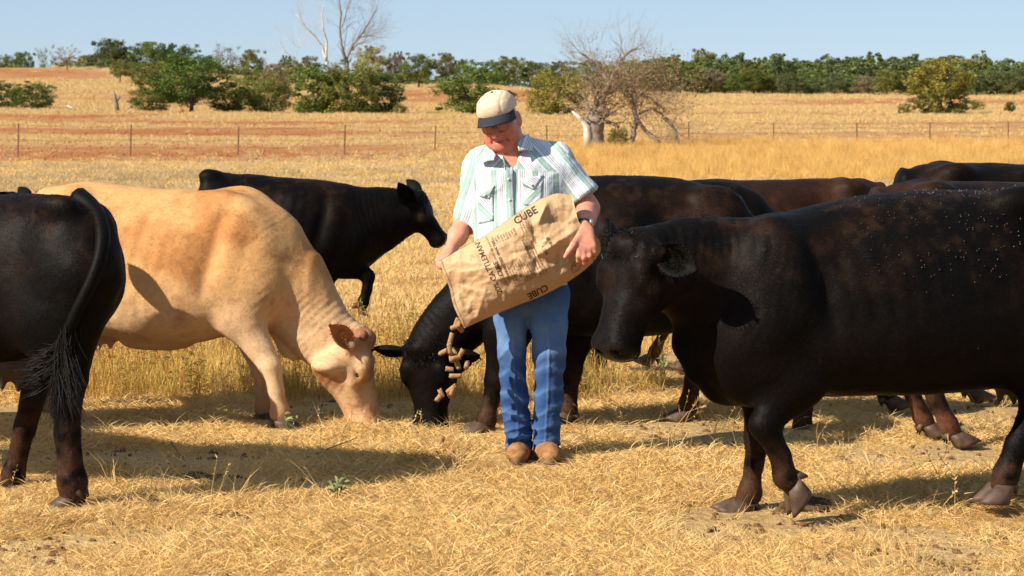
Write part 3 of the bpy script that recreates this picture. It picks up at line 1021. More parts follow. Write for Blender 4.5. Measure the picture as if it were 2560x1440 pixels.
def hoof_mesh(mb, c, fwd, up, s=1.0, wid=.034):
    """two claws under a coronet at c"""
    c, fwd, up = Vector(c), Vector(fwd).normalized(), Vector(up).normalized()
    fwd = (fwd - up * fwd.dot(up)).normalized()
    lat = up.cross(fwd)
    for sd in (-1, 1):
        vs, fs = [], []
        rings = [(-.005, .036, .030, .000, .9), (.02, .046, .034, -.014, 1.0), (.05, .058, .037, -.038, 1.03), (.068, .064, .038, -.046, 1.04), (.07, .05, .028, -.046, 1.0)]
        n = 12
        for dz, rl, rw, _, k in rings:
            sh_ = dz * .55
            for i in range(n):
                a = 2 * math.pi * i / n
                x = math.cos(a); y = math.sin(a)
                x = x * rl * (1.15 if x > 0 else .85)
                if x > 0: y *= 1 - .35 * (x / (rl * 1.15)) ** 2
                vs.append(c + fwd * (x + sh_) * s - up * dz * s + lat * (sd * wid + y * rw) * s)
        for j in range(len(rings) - 1):
            for i in range(n):
                i2 = (i + 1) % n
                fs.append((j * n + i, (j + 1) * n + i, (j + 1) * n + i2, j * n + i2))
        fs.append(tuple(range(n))); fs.append(tuple((len(rings) - 1) * n + i for i in range(n))[::-1])
        mb.add(vs, fs)

def ear_mesh(base, tip, face, width, col_out, col_in, fringe, seed):
    """cupped leaf shaped ear, opening towards 'face'"""
    r = np.random.default_rng(seed)
    base, tip, face = Vector(base), Vector(tip), Vector(face)
    ax = tip - base; L = ax.length; ax.normalize()
    face = (face - ax * face.dot(ax)).normalized(); sd = ax.cross(face)
    mb = MB()
    nu, nv = 12, 11
    for layer, (off, col) in enumerate(((.006, col_in), (-.006, col_out))):
        vs, fs = [], []
        for i in range(nu):
            u = i / (nu - 1)
            wd = width * (math.sin(math.pi * min(1, .18 + .82 * u) ** 1.15) ** .75) if u < 1 else .004
            wd = max(wd, .006)
            for j in range(nv):
                v = -1 + 2 * j / (nv - 1)
                cup = (v * v) * wd * .75 - .25 * wd
                p = base + ax * (u * L) + sd * (v * wd) + face * (cup + off + .10 * L * u * u)
                vs.append(p)
        for i in range(nu - 1):
            for j in range(nv - 1):
                q = (i * nv + j, i * nv + j + 1, (i + 1) * nv + j + 1, (i + 1) * nv + j)
                fs.append(q if layer == 0 else q[::-1])
        mb.add(vs, fs, tuple(col))
    n0 = nu * nv
    rim = [i * nv for i in range(nu)] + [(nu - 1) * nv + j for j in range(nv)] + [i * nv + nv - 1 for i in range(nu)][::-1]
    b0 = len(mb.v) - 2 * n0
    for a, b_ in zip(rim[:-1], rim[1:]):
        if a != b_: mb.f.append((b0 + a, b0 + b_, b0 + n0 + b_, b0 + n0 + a))
    for k in range(fringe * 3):
        i = rim[r.integers(len(rim))]
        p = Vector(mb.v[b0 + i])
        ctr = base + ax * (p - base).dot(ax)
        d = (p - ctr); d = d.normalized() if d.length > 1e-4 else ax
        d = (d + ax * r.uniform(.5, 1.6) + face * r.uniform(-.2, .5) + Vector(r.normal(size=3)) * .25).normalized()
        mb.blade(p - d * .01, p + d * r.uniform(.006, .022), .0018, (0, 0, -.004), tuple(col_out))
    for k in range(fringe * 2):
        u = r.uniform(.1, .6); v = r.uniform(-.8, .8)
        p = base + ax * (u * L) + sd * (v * width * .8) + face * .01
        d = (face + ax * r.uniform(0, .8) + Vector(r.normal(size=3)) * .35).normalized()
        mb.blade(p, p + d * r.uniform(.012, .035), .0018, (0, 0, -.004), tuple(np.array(col_in) * r.uniform(.6, 1.4)))
    return mb

def head_prims(P, a, n, Lh, S=1.0):
    """skull along a (poll to nose), forehead towards n"""
    s = np.cross(n, a)
    st = [(-.09, .02, -.05, .035), (-.03, .055, -.10, .085), (.08, .066, -.160, .108), (.2, .068, -.205, .114), (.32, .066, -.200, .117), (.45, .058, -.168, .098),
          (.6, .054, -.132, .084), (.74, .050, -.112, .076), (.86, .052, -.104, .082), (.95, .046, -.100, .086), (1.01, .028, -.088, .072), (1.045, -.004, -.060, .042)]
    st = [(t_ * Lh, u * S, b * S, wd * S) for t_, u, b, wd in st]
    Q = lambda t_, sd, up: P + a * (t_ * Lh) + s * (sd * S) + n * (up * S)
    pr = [loft(P, a, s, n, st, .03, 2.35, -.06)]
    pr.append(ell(Q(-.02, 0, .020), np.array([.085, .07, .045]) * S, .09))
    for sg in (-1, 1):
        pr.append(cone(Q(.24, sg * .088, .036), Q(.36, sg * .098, .028), .036 * S, .026 * S, .04))        # brow
        pr.append(ell(Q(.36, sg * .115, -.004), .020 * S, .02, sub=True))                               # socket
        pr.append(cone(Q(.30, sg * .118, .016), Q(.42, sg * .108, .010), .011 * S, .009 * S, .015))
        pr.append(cone(Q(.31, sg * .122, -.024), Q(.41, sg * .112, -.026), .010 * S, .008 * S, .015))
        pr.append(cone(Q(.42, sg * .092, -.035), Q(.60, sg * .070, -.030), .032 * S, .018 * S, .05))     # cheek bone
        pr.append(ell(Q(.20, sg * .085, -.120), np.array([.085, .085, .04]) * S, .06))                  # jaw muscle
        pr.append(cone(Q(.05, sg * .085, .0), Q(.04, sg * .122, -.005), .038 * S, .024 * S, .05))       # ear base
        pr.append(ell(Q(.93, sg * .040, .010), np.array([.040, .040, .036]) * S, .03))                  # nostril wing
        pr.append(cone(Q(.985, sg * .040, .016), Q(.965, sg * .066, -.012), .015 * S, .011 * S, .012, sub=True))
        pr.append(cone(Q(.80, sg * .080, -.066), Q(1.0, sg * .050, -.062), .007 * S, .006 * S, .010, sub=True))  # mouth line
    pr.append(ell(Q(.93, 0, -.088), np.array([.045, .040, .024]) * S, .03))                             # chin
    return pr, s, Q

def make_cow(label, O, yaw, trunk, neck, head, legs, coat='black', vox=.013, extra=(), ears=None, tail=None, udder=None, egg=.12, neckflat=1.5,
             group='cattle gathered round the man', eyes=True, fringe=110, topz=1.0, legz=.42, seed=0, dewlap=None, S=1.0, ribs=True, hair=60000):
    root = thing('cow', label, 'cow', (O[0], O[1], 0), yaw, group)
    tr = Trace(O, yaw)
    Y3 = np.array([0, 1.0, 0])
    pr = [loft((0, 0, 0), (1, 0, 0), (0, 1, 0), (0, 0, 1), trunk, .06, 2.35, egg)]
    for (p, r), (q, r2) in zip(neck[:-1], neck[1:]):
        pr.append(cone(p, q, r, r2, .14, flat=(Y3, neckflat)))
    for e in extra: pr.append(e)
    P, a, n, Lh = head['P'], head['a'], head['n'], head['L']
    hp, s, Q = head_prims(P, a, n, Lh, head.get('S', 1.0))
    pr += hp
    hoofs = []
    for lg in legs:
        J = lg['J']; k0 = lg.get('k', .10)
        ls = lg.get('ls', .87)
        J = [(p, r * (1 if i < 2 else ls)) for i, (p, r) in enumerate(J)]
        for i, ((p, r), (q, r2)) in enumerate(zip(J[:-1], J[1:])):
            pr.append(cone(p, q, r, r2, k0 if i == 0 else (.06 if i == 1 else .03), flat=(Y3, lg.get('flat', 1.35)) if i < 2 else None))
        if lg.get('hind', False):
            h, r = J[lg.get('hi', 2)]
            pr.append(ell(np.array(h) + lg.get('hk', np.array([-.03, 0, .035])), .040 * S, .05))
        hoofs.append((J[-1][0], lg.get('fwd', (1, 0, -.15)), lg.get('up', (-.35, 0, 1)), lg.get('hs', 1.0) * S, J[-2][0], lg.get('dew', True)))
    F, Lo = field(pr, vox)
    V, Qd = surfnets(F, Lo, vox, 2)
    Nn = vnormals(V, Qd)
    # skin relief: ribs, neck wrinkles, muscle unevenness
    nn = fbm(V * 7, 70 + seed, 3) - .5
    disp = nn * .016
    tx = [t_[0] for t_ in trunk]
    x0, x1 = min(tx), max(tx)
    rib = sstep(x0 + .45, x0 + .8, V[:, 0]) * sstep(x1 - .2, x1 - .5, V[:, 0]) * sstep(.62, .8, V[:, 2]) * sstep(1.25, 1.05, V[:, 2])
    sx_ = x1 - .46 + (V[:, 2] - .9) * .22
    side_ = sstep(.10, .20, np.abs(V[:, 1]))
    sc_z = topz_ if (topz_ := max(t_[1] for t_ in trunk)) else 1
    disp -= .020 * np.exp(-((V[:, 0] - sx_) / .045) ** 2) * side_ * sstep(.5, .65, V[:, 2] / sc_z) * sstep(.98, .85, V[:, 2] / sc_z)
    disp += .010 * np.exp(-((V[:, 0] - sx_ - .10) / .06) ** 2) * side_ * sstep(.5, .65, V[:, 2] / sc_z) * sstep(.98, .85, V[:, 2] / sc_z)
    disp -= .034 * np.exp(-((V[:, 0] - x0 - .50) / .10) ** 2 - ((V[:, 2] / sc_z - .84) / .075) ** 2) * side_
    disp -= .018 * np.exp(-((V[:, 0] - x0 - .46 - .5 * (.7 - V[:, 2] / sc_z)) / .05) ** 2) * side_ * sstep(.42, .5, V[:, 2] / sc_z) * sstep(.78, .7, V[:, 2] / sc_z)
    disp += .012 * np.exp(-((V[:, 0] - x0 - .30) / .05) ** 2 - ((V[:, 2] / sc_z - .93) / .05) ** 2) * side_
    if ribs: disp += np.sin((V[:, 0] * 1.0 - V[:, 2] * .22) * 2 * np.pi / .085) * .0018 * rib * sstep(.35, .6, vnoise(V * 3.1, 17))
    npts = np.array([p for p, r in neck]); 
    dn = np.min([np.linalg.norm((V - (npts[i] * (1 - u) + npts[i + 1] * u)) * np.array([1, .8, 1]), axis=1) for i in range(len(npts) - 1) for u in (.2, .5, .8)], 0)
    nd = npts[-1] - npts[0]; nd = nd / np.linalg.norm(nd)
    al = V @ nd
    wr = sstep(.34, .2, dn)
    disp += (np.sin((al + .05 * vnoise(V * 6, 5)) * 2 * np.pi / .036) * .0016) * wr * sstep(.3, .6, vnoise(V * 5, 9))
    V = V + Nn * disp[:, None]
    # head colours
    d = V - P
    t_ = (d @ a) / Lh; up = d @ n; sd = np.abs(d @ s)
    inh = (t_ > -.12) & (t_ < 1.1) & (sd < .16) & (up > -.24) & (up < .15)
    dh = np.where((t_ > -.3) & (t_ < 1.15), np.linalg.norm(d - (d @ a)[:, None] * a, axis=1), 9)
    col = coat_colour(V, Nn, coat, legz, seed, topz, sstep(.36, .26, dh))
    if coat == 'tan':
        fc = inh * sstep(.05, .25, t_) * (.35 + .65 * sstep(.4, .6, fbm(V * 14, 77, 3)))
        col = col + (np.array([.43, .20, .07]) - col) * (fc * .75)[:, None]
        nz = sstep(.88, .99, t_) * inh
        col = col + (np.array([.38, .185, .10]) - col) * (nz * .75)[:, None]
        pol = inh * sstep(.20, .06, t_) * sstep(-.06, .0, up)
        col = col + (np.array([.33, .13, .05]) - col) * (pol * .8)[:, None]
        ey = np.exp(-(((t_ - .34) / .09) ** 2 + ((sd - .10) / .04) ** 2)) * inh
        col = col + (np.array([.30, .11, .05]) - col) * (ey * .7)[:, None]
    else:
        nz = sstep(.91, .99, t_) * inh * (up > -.07)
        de_ = np.minimum(np.linalg.norm(V - Q(.36, .102, -.003), axis=1), np.linalg.norm(V - Q(.36, -.102, -.003), axis=1))
        ey = np.exp(-((de_ - .033) / .008) ** 2)
        col = col + (np.array([.035, .020, .013]) - col) * (ey * .75)[:, None]
        col = col + (np.array([.014, .011, .010]) - col) * nz[:, None]
    mat = M_TAN if coat == 'tan' else M_COAT
    wet = nz * (up > -.07) * (1 if coat != 'tan' else .5)
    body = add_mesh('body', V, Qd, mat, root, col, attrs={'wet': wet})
    if hair: coat_hair(V, Qd[wet[Qd[:, 0]] < .3], col, hair, root, M_HAIRT if coat == 'tan' else M_HAIRB, .012 if coat == 'tan' else .015, seed)
    # hooves and dewclaws
    hm = m_hoof if coat != 'tan' else m_hoof
    for c, fwd, upv, hs, fet, dew in hoofs:
        mb = MB(); hoof_mesh(mb, c, fwd, upv, hs); h = mb.build('hoof', hm, root)
        if dew:
            c_, f_ = Vector(c), Vector(fet)
            ax = (c_ - f_).normalized(); fw = Vector(fwd).normalized(); fw = (fw - ax * fw.dot(ax)).normalized(); lt = ax.cross(fw)
            mb = MB()
            for sg in (-1, 1):
                b0 = f_ + ax * .025 - fw * .035 + lt * .024 * sg
                mb.tube([b0 + fw * .02, b0 - fw * .012 + ax * .014, b0 - fw * .028 + ax * .04], [.018, .018, .005], 7)
            mb.build('dewclaw', hm, root)
    # ears
    ears = ears or {}
    cb = {'black': (.004, .0033, .003), 'red': (.02, .009, .006), 'brown': (.012, .006, .004), 'tan': (.50, .24, .09)}[coat]
    cin = {'black': (.006, .0048, .004), 'red': (.025, .012, .008), 'brown': (.016, .009, .006), 'tan': (.50, .20, .07)}[coat]
    for sg in (-1, 1):
        e = ears.get(sg, {})
        base = Q(.04, sg * .118, -.002)
        dr = s * sg * e.get('out', .9) + n * e.get('n', .1) + a * e.get('a', .1)
        dr = dr / np.linalg.norm(dr)
        fc = n * e.get('fn', .7) + a * e.get('fa', .5) + s * sg * e.get('fs', .0)
        em = ear_mesh(base, base + dr * e.get('len', .19), fc, e.get('w', .058), cb, cin, fringe, sg + 5 + seed)
        em.build('ear', m_ear_in, root)
    if eyes and coat == 'black' and fringe > 50:
        rf = np.random.default_rng(60 + seed); mb = MB()
        for k in range(420):
            b0 = Vector(Q(rf.uniform(-.10, .16), rf.normal(0, .038), rf.uniform(.055, .078)))
            dr = Vector(n) * rf.uniform(.1, .9) + Vector(a) * rf.uniform(-.3, 1.0) + Vector(rf.normal(size=3)) * .45
            mb.blade(b0, b0 + dr.normalized() * rf.uniform(.018, .042), .0028, Vector(rf.normal(size=3)) * .006)
        mb.build('forelock', m_hair, root)['kind'] = 'stuff'
    if eyes:
        for sg in (-1, 1):
            mb = MB()
            bm = bmesh.new(); bmesh.ops.create_icosphere(bm, subdivisions=2, radius=.025 * head.get('S', 1.0))
            mb.add([Vector(v.co) + Vector(Q(.36, sg * .102, -.003)) for v in bm.verts], [tuple(v.index for v in f.verts) for f in bm.faces]); bm.free()
            mb.build('eye', m_eye, root)
    if tail:
        pts, sw = tail['pts'], tail.get('switch')
        if tail.get('drape'):
            bv = BVHTree.FromPolygons([Vector(v) for v in V], [tuple(map(int, f)) for f in Qd])
            cl = tr.vec(CAM - tr.O); cl[2] = CAM[2]; pts = []
            for (px, py) in tail['drape']:
                dv = Vector(tr.vec(ray(px, py))).normalized()
                h = bv.ray_cast(Vector(cl), dv)[0]
                q_ = h if h is not None else Vector(cl) + dv * ((Vector(pts[-1]) - Vector(cl)).dot(dv))
                pts.append(q_ - dv * .030)
            for _ in range(2):
                pts = [pts[0]] + [(pts[i - 1] + pts[i] * 2 + pts[i + 1]) / 4 for i in range(1, len(pts) - 1)] + [pts[-1]]
        q = [Vector(p) for p in pts]
        t_, cs = catmull(np.arange(len(q)), [[v[i] for v in q] for i in range(3)], 40)
        sm = [Vector((cs[0][i], cs[1][i], cs[2][i])) for i in range(40)]
        rr = np.interp(np.linspace(0, 1, 40), [0, .12, .5, 1], tail.get('rad', [.045, .030, .022, .014]))
        mb = MB(); mb.tube(sm, list(rr), 10)
        cb_ = np.array(cb) * .9
        mb.c = [tuple(cb_)] * len(mb.v)
        tl = mb.build('tail', M_TAN if coat == 'tan' else M_COAT, root)
        if sw:
            r = np.random.default_rng(3 + seed)
            mb = MB()
            for k in range(sw['n']):
                u = r.uniform(sw.get('u0', .72), 1.0)
                i = int(u * 39)
                p = sm[i] + Vector(r.normal(size=3)) * .013
                d = (sm[39] - sm[34]).normalized()
                tgt = sw['dirs'][r.integers(len(sw['dirs']))]
                d1 = (d * .8 + Vector(r.normal(size=3)) * .10 + Vector(tgt) * .35).normalized()
                d2 = (Vector(tgt) + Vector(r.normal(size=3)) * .13).normalized()
                ln = sw['len'] * r.uniform(.5, 1.1)
                pts_ = [p, p + d1 * ln * .35, p + d1 * ln * .55 + d2 * ln * .25, p + d1 * ln * .6 + d2 * ln * .55]
                mb.tube(pts_, [.0024, .0022, .0017, .0005], 3, cap=False)
            mb.build('tail_switch', m_hair, tl)
    if udder:
        up_ = [ell(udder['c'], udder['r'], .03)]
        for tp in udder['teats']:
            up_.append(cone(tp, np.array(tp) + np.array(udder.get('td', (.0, 0, -.075))), .022, .014, .03))
        F, Lo = field(up_, .011)
        uv, uq = surfnets(F, Lo, .011, 1)
        add_mesh('udder', uv, uq, udder['mat'], root)
    return root, tr

def mk_head(tr, poll, muz, phi, L=None, S=1.0, lat=0.0, dlat=0.0, n_world=None):
    """poll and muzzle read from the photograph; phi turns the forehead from the camera towards image right"""
    p = tr.L(poll[0], poll[1], lat); m = tr.L(muz[0], muz[1], lat + dlat)
    a = m - p; Lm = np.linalg.norm(a); a = a / Lm
    cd = tr.vec(np.array([0, -1.0, 0])); rt = tr.vec(np.array([1.0, 0, 0]))
    n = cd * math.cos(R(phi)) + rt * math.sin(R(phi))
    n = n - a * (n @ a); n /= np.linalg.norm(n)
    return dict(P=p, a=a, n=n, L=(L or Lm), S=S)

# ---- the tan cow grazing at left
O = (-1.92, 12.35); yaw = R(-13)
tr = Trace(O, yaw); L = tr.L
trunk = tr.trunk([(78, 520, 700, .06), (100, 482, 750, .15), (150, 464, 790, .22), (225, 456, 822, .28), (310, 463, 843, .33), (400, 473, 857, .36), (480, 477, 858, .36),
                  (560, 488, 842, .33), (640, 512, 815, .28), (700, 545, 795, .23), (745, 596, 770, .17), (780, 650, 740, .11)])
neck = [(L(660, 640), .25), (L(735, 738), .185), (L(800, 828), .15), (L(845, 872), .13)]
head = mk_head(tr, (884, 850), (926, 1058), 88, S=1.16, L=.515)
extra = [cone(L(690, 790), L(716, 880), .07, .035, .05, flat=((0, 1, 0), 2.2)), cone(L(712, 860), L(738, 892), .042, .026, .03, flat=((0, 1, 0), 2.2)), cone(L(735, 840), L(748, 880), .030, .02, .03, flat=((0, 1, 0), 2.0)),
         ell(L(610, 660, -.17), (.17, .10, .25), .14), ell(L(560, 560, -.12), (.16, .10, .16), .14),
         ell(L(385, 856), (.17, .09, .035), .08), ell(L(175, 500, -.17), (.10, .07, .06), .09),
         ell(L(610, 560, .12), (.17, .10, .2), .14)]
legs = [dict(J=[(L(625, 720, -.17), .155), (L(600, 790, -.2), .115), (L(677, 918, -.21), .064), (L(690, 975, -.21), .047), (L(700, 1032, -.21), .058), (L(704, 1050, -.21), .052)], fwd=(1, 0, 0), up=(-.2, 0, 1)),
        dict(J=[(L(630, 720, .17), .14), (L(602, 790, .17), .10), (L(650, 925, .16), .056), (L(656, 975, .16), .042), (L(658, 1018, .16), .05), (L(663, 1034, .16), .046)], fwd=(1, 0, 0), up=(-.2, 0, 1)),
        dict(J=[(L(160, 590, -.16), .22), (L(215, 760, -.17), .15), (L(150, 888, -.17), .07), (L(172, 970, -.17), .046), (L(190, 1040, -.17), .055), (L(200, 1064, -.17), .05)], hind=True, fwd=(1, 0, 0)),
        dict(J=[(L(150, 590, .16), .21), (L(180, 760, .16), .14), (L(110, 880, .15), .065), (L(118, 950, .15), .042), (L(122, 1010, .15), .05), (L(130, 1030, .15), .046)], hind=True, fwd=(1, 0, 0))]
root, tr = make_cow('big tan cream cow grazing with its head down in the dry grass', O, yaw, trunk, neck, head, legs, 'tan', .0125, extra,
         ears={1: dict(out=.75, n=-.35, a=-.05, fn=.2, fa=.9, len=.18, w=.055), -1: dict(out=.35, n=-.55, a=-.75, fn=.5, fa=.1, fs=.6, len=.17, w=.055)},
         tail=dict(pts=[L(92, 485), L(70, 520), L(62, 620), L(66, 760), L(70, 860)]),
         udder=dict(c=L(262, 815), r=(.13, .11, .10), teats=[L(238, 842, -.05), L(278, 836, -.05), L(250, 838, .05)], td=(-.005, 0, -.07), mat=m_udder), fringe=140, seed=1, legz=.30)
Qh = head_prims(head['P'], head['a'], head['n'], head['L'], head['S'])
for sg in (-1, 1):
    mb = MB(); b0 = Vector(Qh[2](-.02, sg * .075, .045)); d = Vector(Qh[1]) * sg * .5 + Vector(head['n']) * .7 - Vector(head['a']) * .35
    mb.tube([b0 - d * .02, b0 + d * .018, b0 + d * .038, b0 + d * .046], [.034, .032, .024, .008], 9)
    mb.build('horn_bud', m_horn, root)

# ---- the black cow cut by the left edge, seen from behind
O = (-2.35, 10.0); yaw = R(180 - 26)
tr = Trace(O, yaw); L = tr.L
trunk = tr.trunk([(262, 610, 740, .05), (254, 545, 780, .13), (232, 506, 815, .18), (195, 492, 850, .225), (140, 488, 878, .27), (60, 486, 905, .31), (-40, 492, 925, .35), (-180, 500, 940, .37),
                  (-360, 505, 935, .34), (-480, 515, 905, .28), (-560, 545, 860, .2), (-600, 600, 800, .12)])
neck = [(L(-520, 640), .25), (L(-620, 560), .17), (L(-720, 500), .13)]
head = mk_head(tr, (-760, 480), (-860, 640), -90, L=.48)
extra = [ell(L(140, 515, .20), (.10, .05, .05), .10), ell(L(190, 665, .13), (.16, .10, .20), .12), ell(L(190, 665, -.13), (.16, .10, .20), .12),
         ell(L(252, 570, .08), (.06, .05, .07), .08), ell(L(252, 570, -.08), (.06, .05, .07), .08),
         cone(L(215, 700, .13), L(185, 880, .16), .14, .085, .12), cone(L(215, 700, -.13), L(140, 880, -.14), .14, .08, .12)]
legs = [dict(J=[(L(170, 660, .13), .20), (L(120, 800, .17), .16), (L(170, 955, .16), .082), (L(168, 1080, .16), .056), (L(180, 1205, .16), .064), (L(182, 1243, .16), .06)], hind=True, fwd=(1, .05, 0), up=(-.15, 0, 1), hk=np.array([-.045, 0, .03]), hs=1.12, ls=.95),
        dict(J=[(L(170, 660, -.13), .20), (L(100, 800, -.15), .15), (L(92, 965, -.15), .072), (L(62, 1070, -.15), .05), (L(32, 1190, -.15), .058), (L(20, 1222, -.15), .054)], hind=True, fwd=(1, 0, 0), up=(-.2, 0, 1), hs=1.1),
        dict(J=[(L(-480, 700, .17), .16), (L(-470, 850, .17), .11), (L(-480, 1050, .17), .06), (L(-480, 1150, .17), .04), (L(-480, 1240, .17), .05), (L(-488, 1262, .17), .046)], fwd=(1, 0, 0)),
        dict(J=[(L(-480, 700, -.17), .16), (L(-500, 850, -.17), .11), (L(-540, 1040, -.17), .06), (L(-540, 1130, -.17), .04), (L(-540, 1200, -.17), .05), (L(-548, 1220, -.17), .046)], fwd=(1, 0, 0))]
root, tr = make_cow('black cow at the left picture edge seen from behind with a swinging tail', O, yaw, trunk, neck, head, legs, 'black', .013, extra,
         tail=dict(drape=[(196, 496), (232, 503), (256, 540), (264, 590), (257, 640), (238, 690), (214, 738), (188, 782), (168, 826), (156, 870), (158, 905)], pts=[L(205, 496, 0)] * 3, rad=[.05, .036, .029, .022],
                   switch=dict(n=900, len=.25, u0=.80, dirs=[(-.05, .05, -1), (.05, .05, -1), (-.15, .05, -1), (.95, .1, -.25), (.3, .05, -1), (1, .1, -.12), (-.1, .05, -1), (-.55, .15, -.8)])),
         udder=dict(c=L(20, 890, .03), r=(.15, .12, .11), teats=[L(5, 925, .09), L(45, 930, .05)], mat=m_udder_dark), eyes=False, fringe=10, seed=2, legz=.62, topz=.95)

# ---- the young black cow walking right behind
O = (-1.62, 15.9); yaw = R(4)
tr = Trace(O, yaw); L = tr.L
trunk = tr.trunk([(492, 510, 600, .045), (502, 458, 640, .12), (540, 434, 675, .19), (600, 434, 690, .24), (690, 442, 692, .28), (780, 447, 690, .28), (850, 458, 690, .24), (900, 474, 680, .19),
                  (940, 482, 650, .14), (968, 490, 615, .09)])
neck = [(L(890, 560), .22), (L(950, 548), .165), (L(1000, 536), .125), (L(1025, 530), .11)]
head = mk_head(tr, (1036, 497), (1094, 583), 78, L=.37, S=.80)
extra = [ell(L(850, 600, -.12), (.13, .08, .18), .12), ell(L(525, 440, -.1), (.08, .06, .05), .08)]
legs = [dict(J=[(L(880, 600, -.11), .12), (L(855, 655, -.13), .085), (L(922, 690, -.13), .05), (L(918, 725, -.13), .036), (L(908, 755, -.13), .04), (L(904, 768, -.13), .036)], fwd=(.4, 0, -1), up=(.3, 0, .9), hs=.8),
        dict(J=[(L(860, 600, .11), .12), (L(825, 660, .12), .08), (L(812, 735, .12), .048), (L(806, 785, .12), .034), (L(806, 835, .12), .04), (L(809, 850, .12), .036)], fwd=(1, 0, 0), hs=.8),
        dict(J=[(L(540, 520, -.11), .17), (L(565, 630, -.12), .11), (L(545, 720, -.12), .05), (L(560, 780, -.12), .035), (L(575, 840, -.12), .04), (L(580, 855, -.12), .036)], hind=True, fwd=(1, 0, 0), hs=.8),
        dict(J=[(L(530, 520, .11), .16), (L(540, 630, .12), .11), (L(500, 715, .12), .05), (L(490, 780, .12), .035), (L(480, 835, .12), .04), (L(482, 848, .12), .036)], hind=True, fwd=(1, 0, 0), hs=.8)]
make_cow('young black cow walking to the right behind the tan cow, one foreleg lifted', O, yaw, trunk, neck, head, legs, 'black', .013, extra,
         ears={1: dict(out=.55, n=-.25, a=-.85, fn=.2, fa=.0, fs=.9, len=.19, w=.055), -1: dict(out=.35, n=.15, a=-.9, fn=.2, fa=.0, fs=.9, len=.20, w=.06)}, fringe=60, seed=3, S=.85, hair=30000)

# ---- the black cow grazing behind the man
O = (0.72, 12.05); yaw = R(180 + 3)
tr = Trace(O, yaw); L = tr.L
trunk = tr.trunk([(1874, 590, 730, .05), (1862, 520, 775, .14), (1825, 486, 805, .21), (1765, 462, 820, .26), (1690, 447, 830, .32), (1600, 440, 838, .35), (1500, 439, 840, .35), (1420, 446, 836, .30),
                  (1350, 470, 832, .25), (1290, 525, 820, .19), (1250, 600, 790, .12)])
neck = [(L(1320, 640), .25), (L(1210, 742), .165), (L(1130, 815), .135), (L(1095, 848), .125)]
head = mk_head(tr, (1068, 868), (1074, 1068), -22, L=.45, S=1.14, lat=.02)
extra = [ell(L(1370, 640, .17), (.17, .10, .26), .14), ell(L(1370, 640, -.15), (.17, .10, .26), .14), ell(L(1790, 500, .16), (.11, .08, .07), .1)]
legs = [dict(J=[(L(1300, 730, .16), .16), (L(1268, 830, .19), .115), (L(1238, 950, .19), .063), (L(1228, 1000, .19), .045), (L(1216, 1050, .19), .055), (L(1212, 1062, .19), .052)], fwd=(1, 0, 0), up=(-.45, 0, 1), hs=1.1),
        dict(J=[(L(1400, 730, -.16), .16), (L(1430, 830, -.17), .12), (L(1428, 930, -.17), .064), (L(1424, 990, -.17), .046), (L(1422, 1024, -.17), .052), (L(1422, 1036, -.17), .05)], fwd=(1, 0, 0)),
        dict(J=[(L(1800, 600, -.14), .22), (L(1745, 760, -.16), .14), (L(1740, 880, -.16), .068), (L(1732, 950, -.16), .05), (L(1720, 1012, -.16), .056), (L(1716, 1028, -.16), .052)], hind=True, fwd=(1, 0, 0)),
        dict(J=[(L(1800, 600, .14), .22), (L(1800, 770, .17), .15), (L(1985, 900, .17), .07), (L(2018, 985, .17), .05), (L(2006, 1058, .17), .056), (L(1996, 1082, .17), .05)], hind=True, fwd=(.8, 0, -.9), up=(.35, 0, .9), hs=1.1)]
root, tr = make_cow('black cow grazing behind the man, its head down under the falling feed', O, yaw, trunk, neck, head, legs, 'black', .0125, extra,
         ears={1: dict(out=1.0, n=.0, a=.05, fn=.4, fa=.7, len=.17, w=.058), -1: dict(out=1.0, n=.05, a=-.15, fn=.4, fa=.7, len=.17, w=.05)}, fringe=150, seed=4)

# ---- the big black cow in front at right
O = (2.05, 9.62); yaw = R(180 + 13)
tr = Trace(O, yaw); L = tr.L
trunk = tr.trunk([(2800, 600, 780, .06), (2775, 530, 850, .17), (2710, 492, 905, .24), (2600, 479, 945, .29), (2480, 476, 968, .33), (2380, 474, 978, .36), (2280, 478, 984, .37), (2180, 487, 986, .365),
                  (2090, 502, 988, .34), (1995, 523, 994, .30), (1920, 540, 1010, .25), (1850, 566, 1010, .20), (1790, 590, 970, .155), (1740, 615, 915, .12)])
neck = [(L(1870, 720, .0), .25), (L(1780, 690, .02), .20), (L(1700, 665, .06), .15), (L(1650, 655, .08), .13)]
head = mk_head(tr, (1594, 618), (1530, 864), -47, L=.445, S=1.13, lat=.12, dlat=.08)
extra = [ell(L(1930, 720, .17), (.16, .11, .28), .14), ell(L(1850, 890, .10), (.13, .12, .16), .12), cone(L(1720, 860, .0), L(1800, 960, .0), .07, .07, .10, flat=((0, 1, 0), 1.8)),
         cone(L(1745, 930, .03), L(1775, 945, .03), .045, .030, .04, flat=((0, 1, 0), 1.8)), ell(L(1800, 965, .02), (.05, .03, .035), .04),
         cone(L(1985, 640, .16), L(1925, 800, .20), .09, .09, .12), ell(L(2560, 500, .2), (.12, .07, .06), .10)]
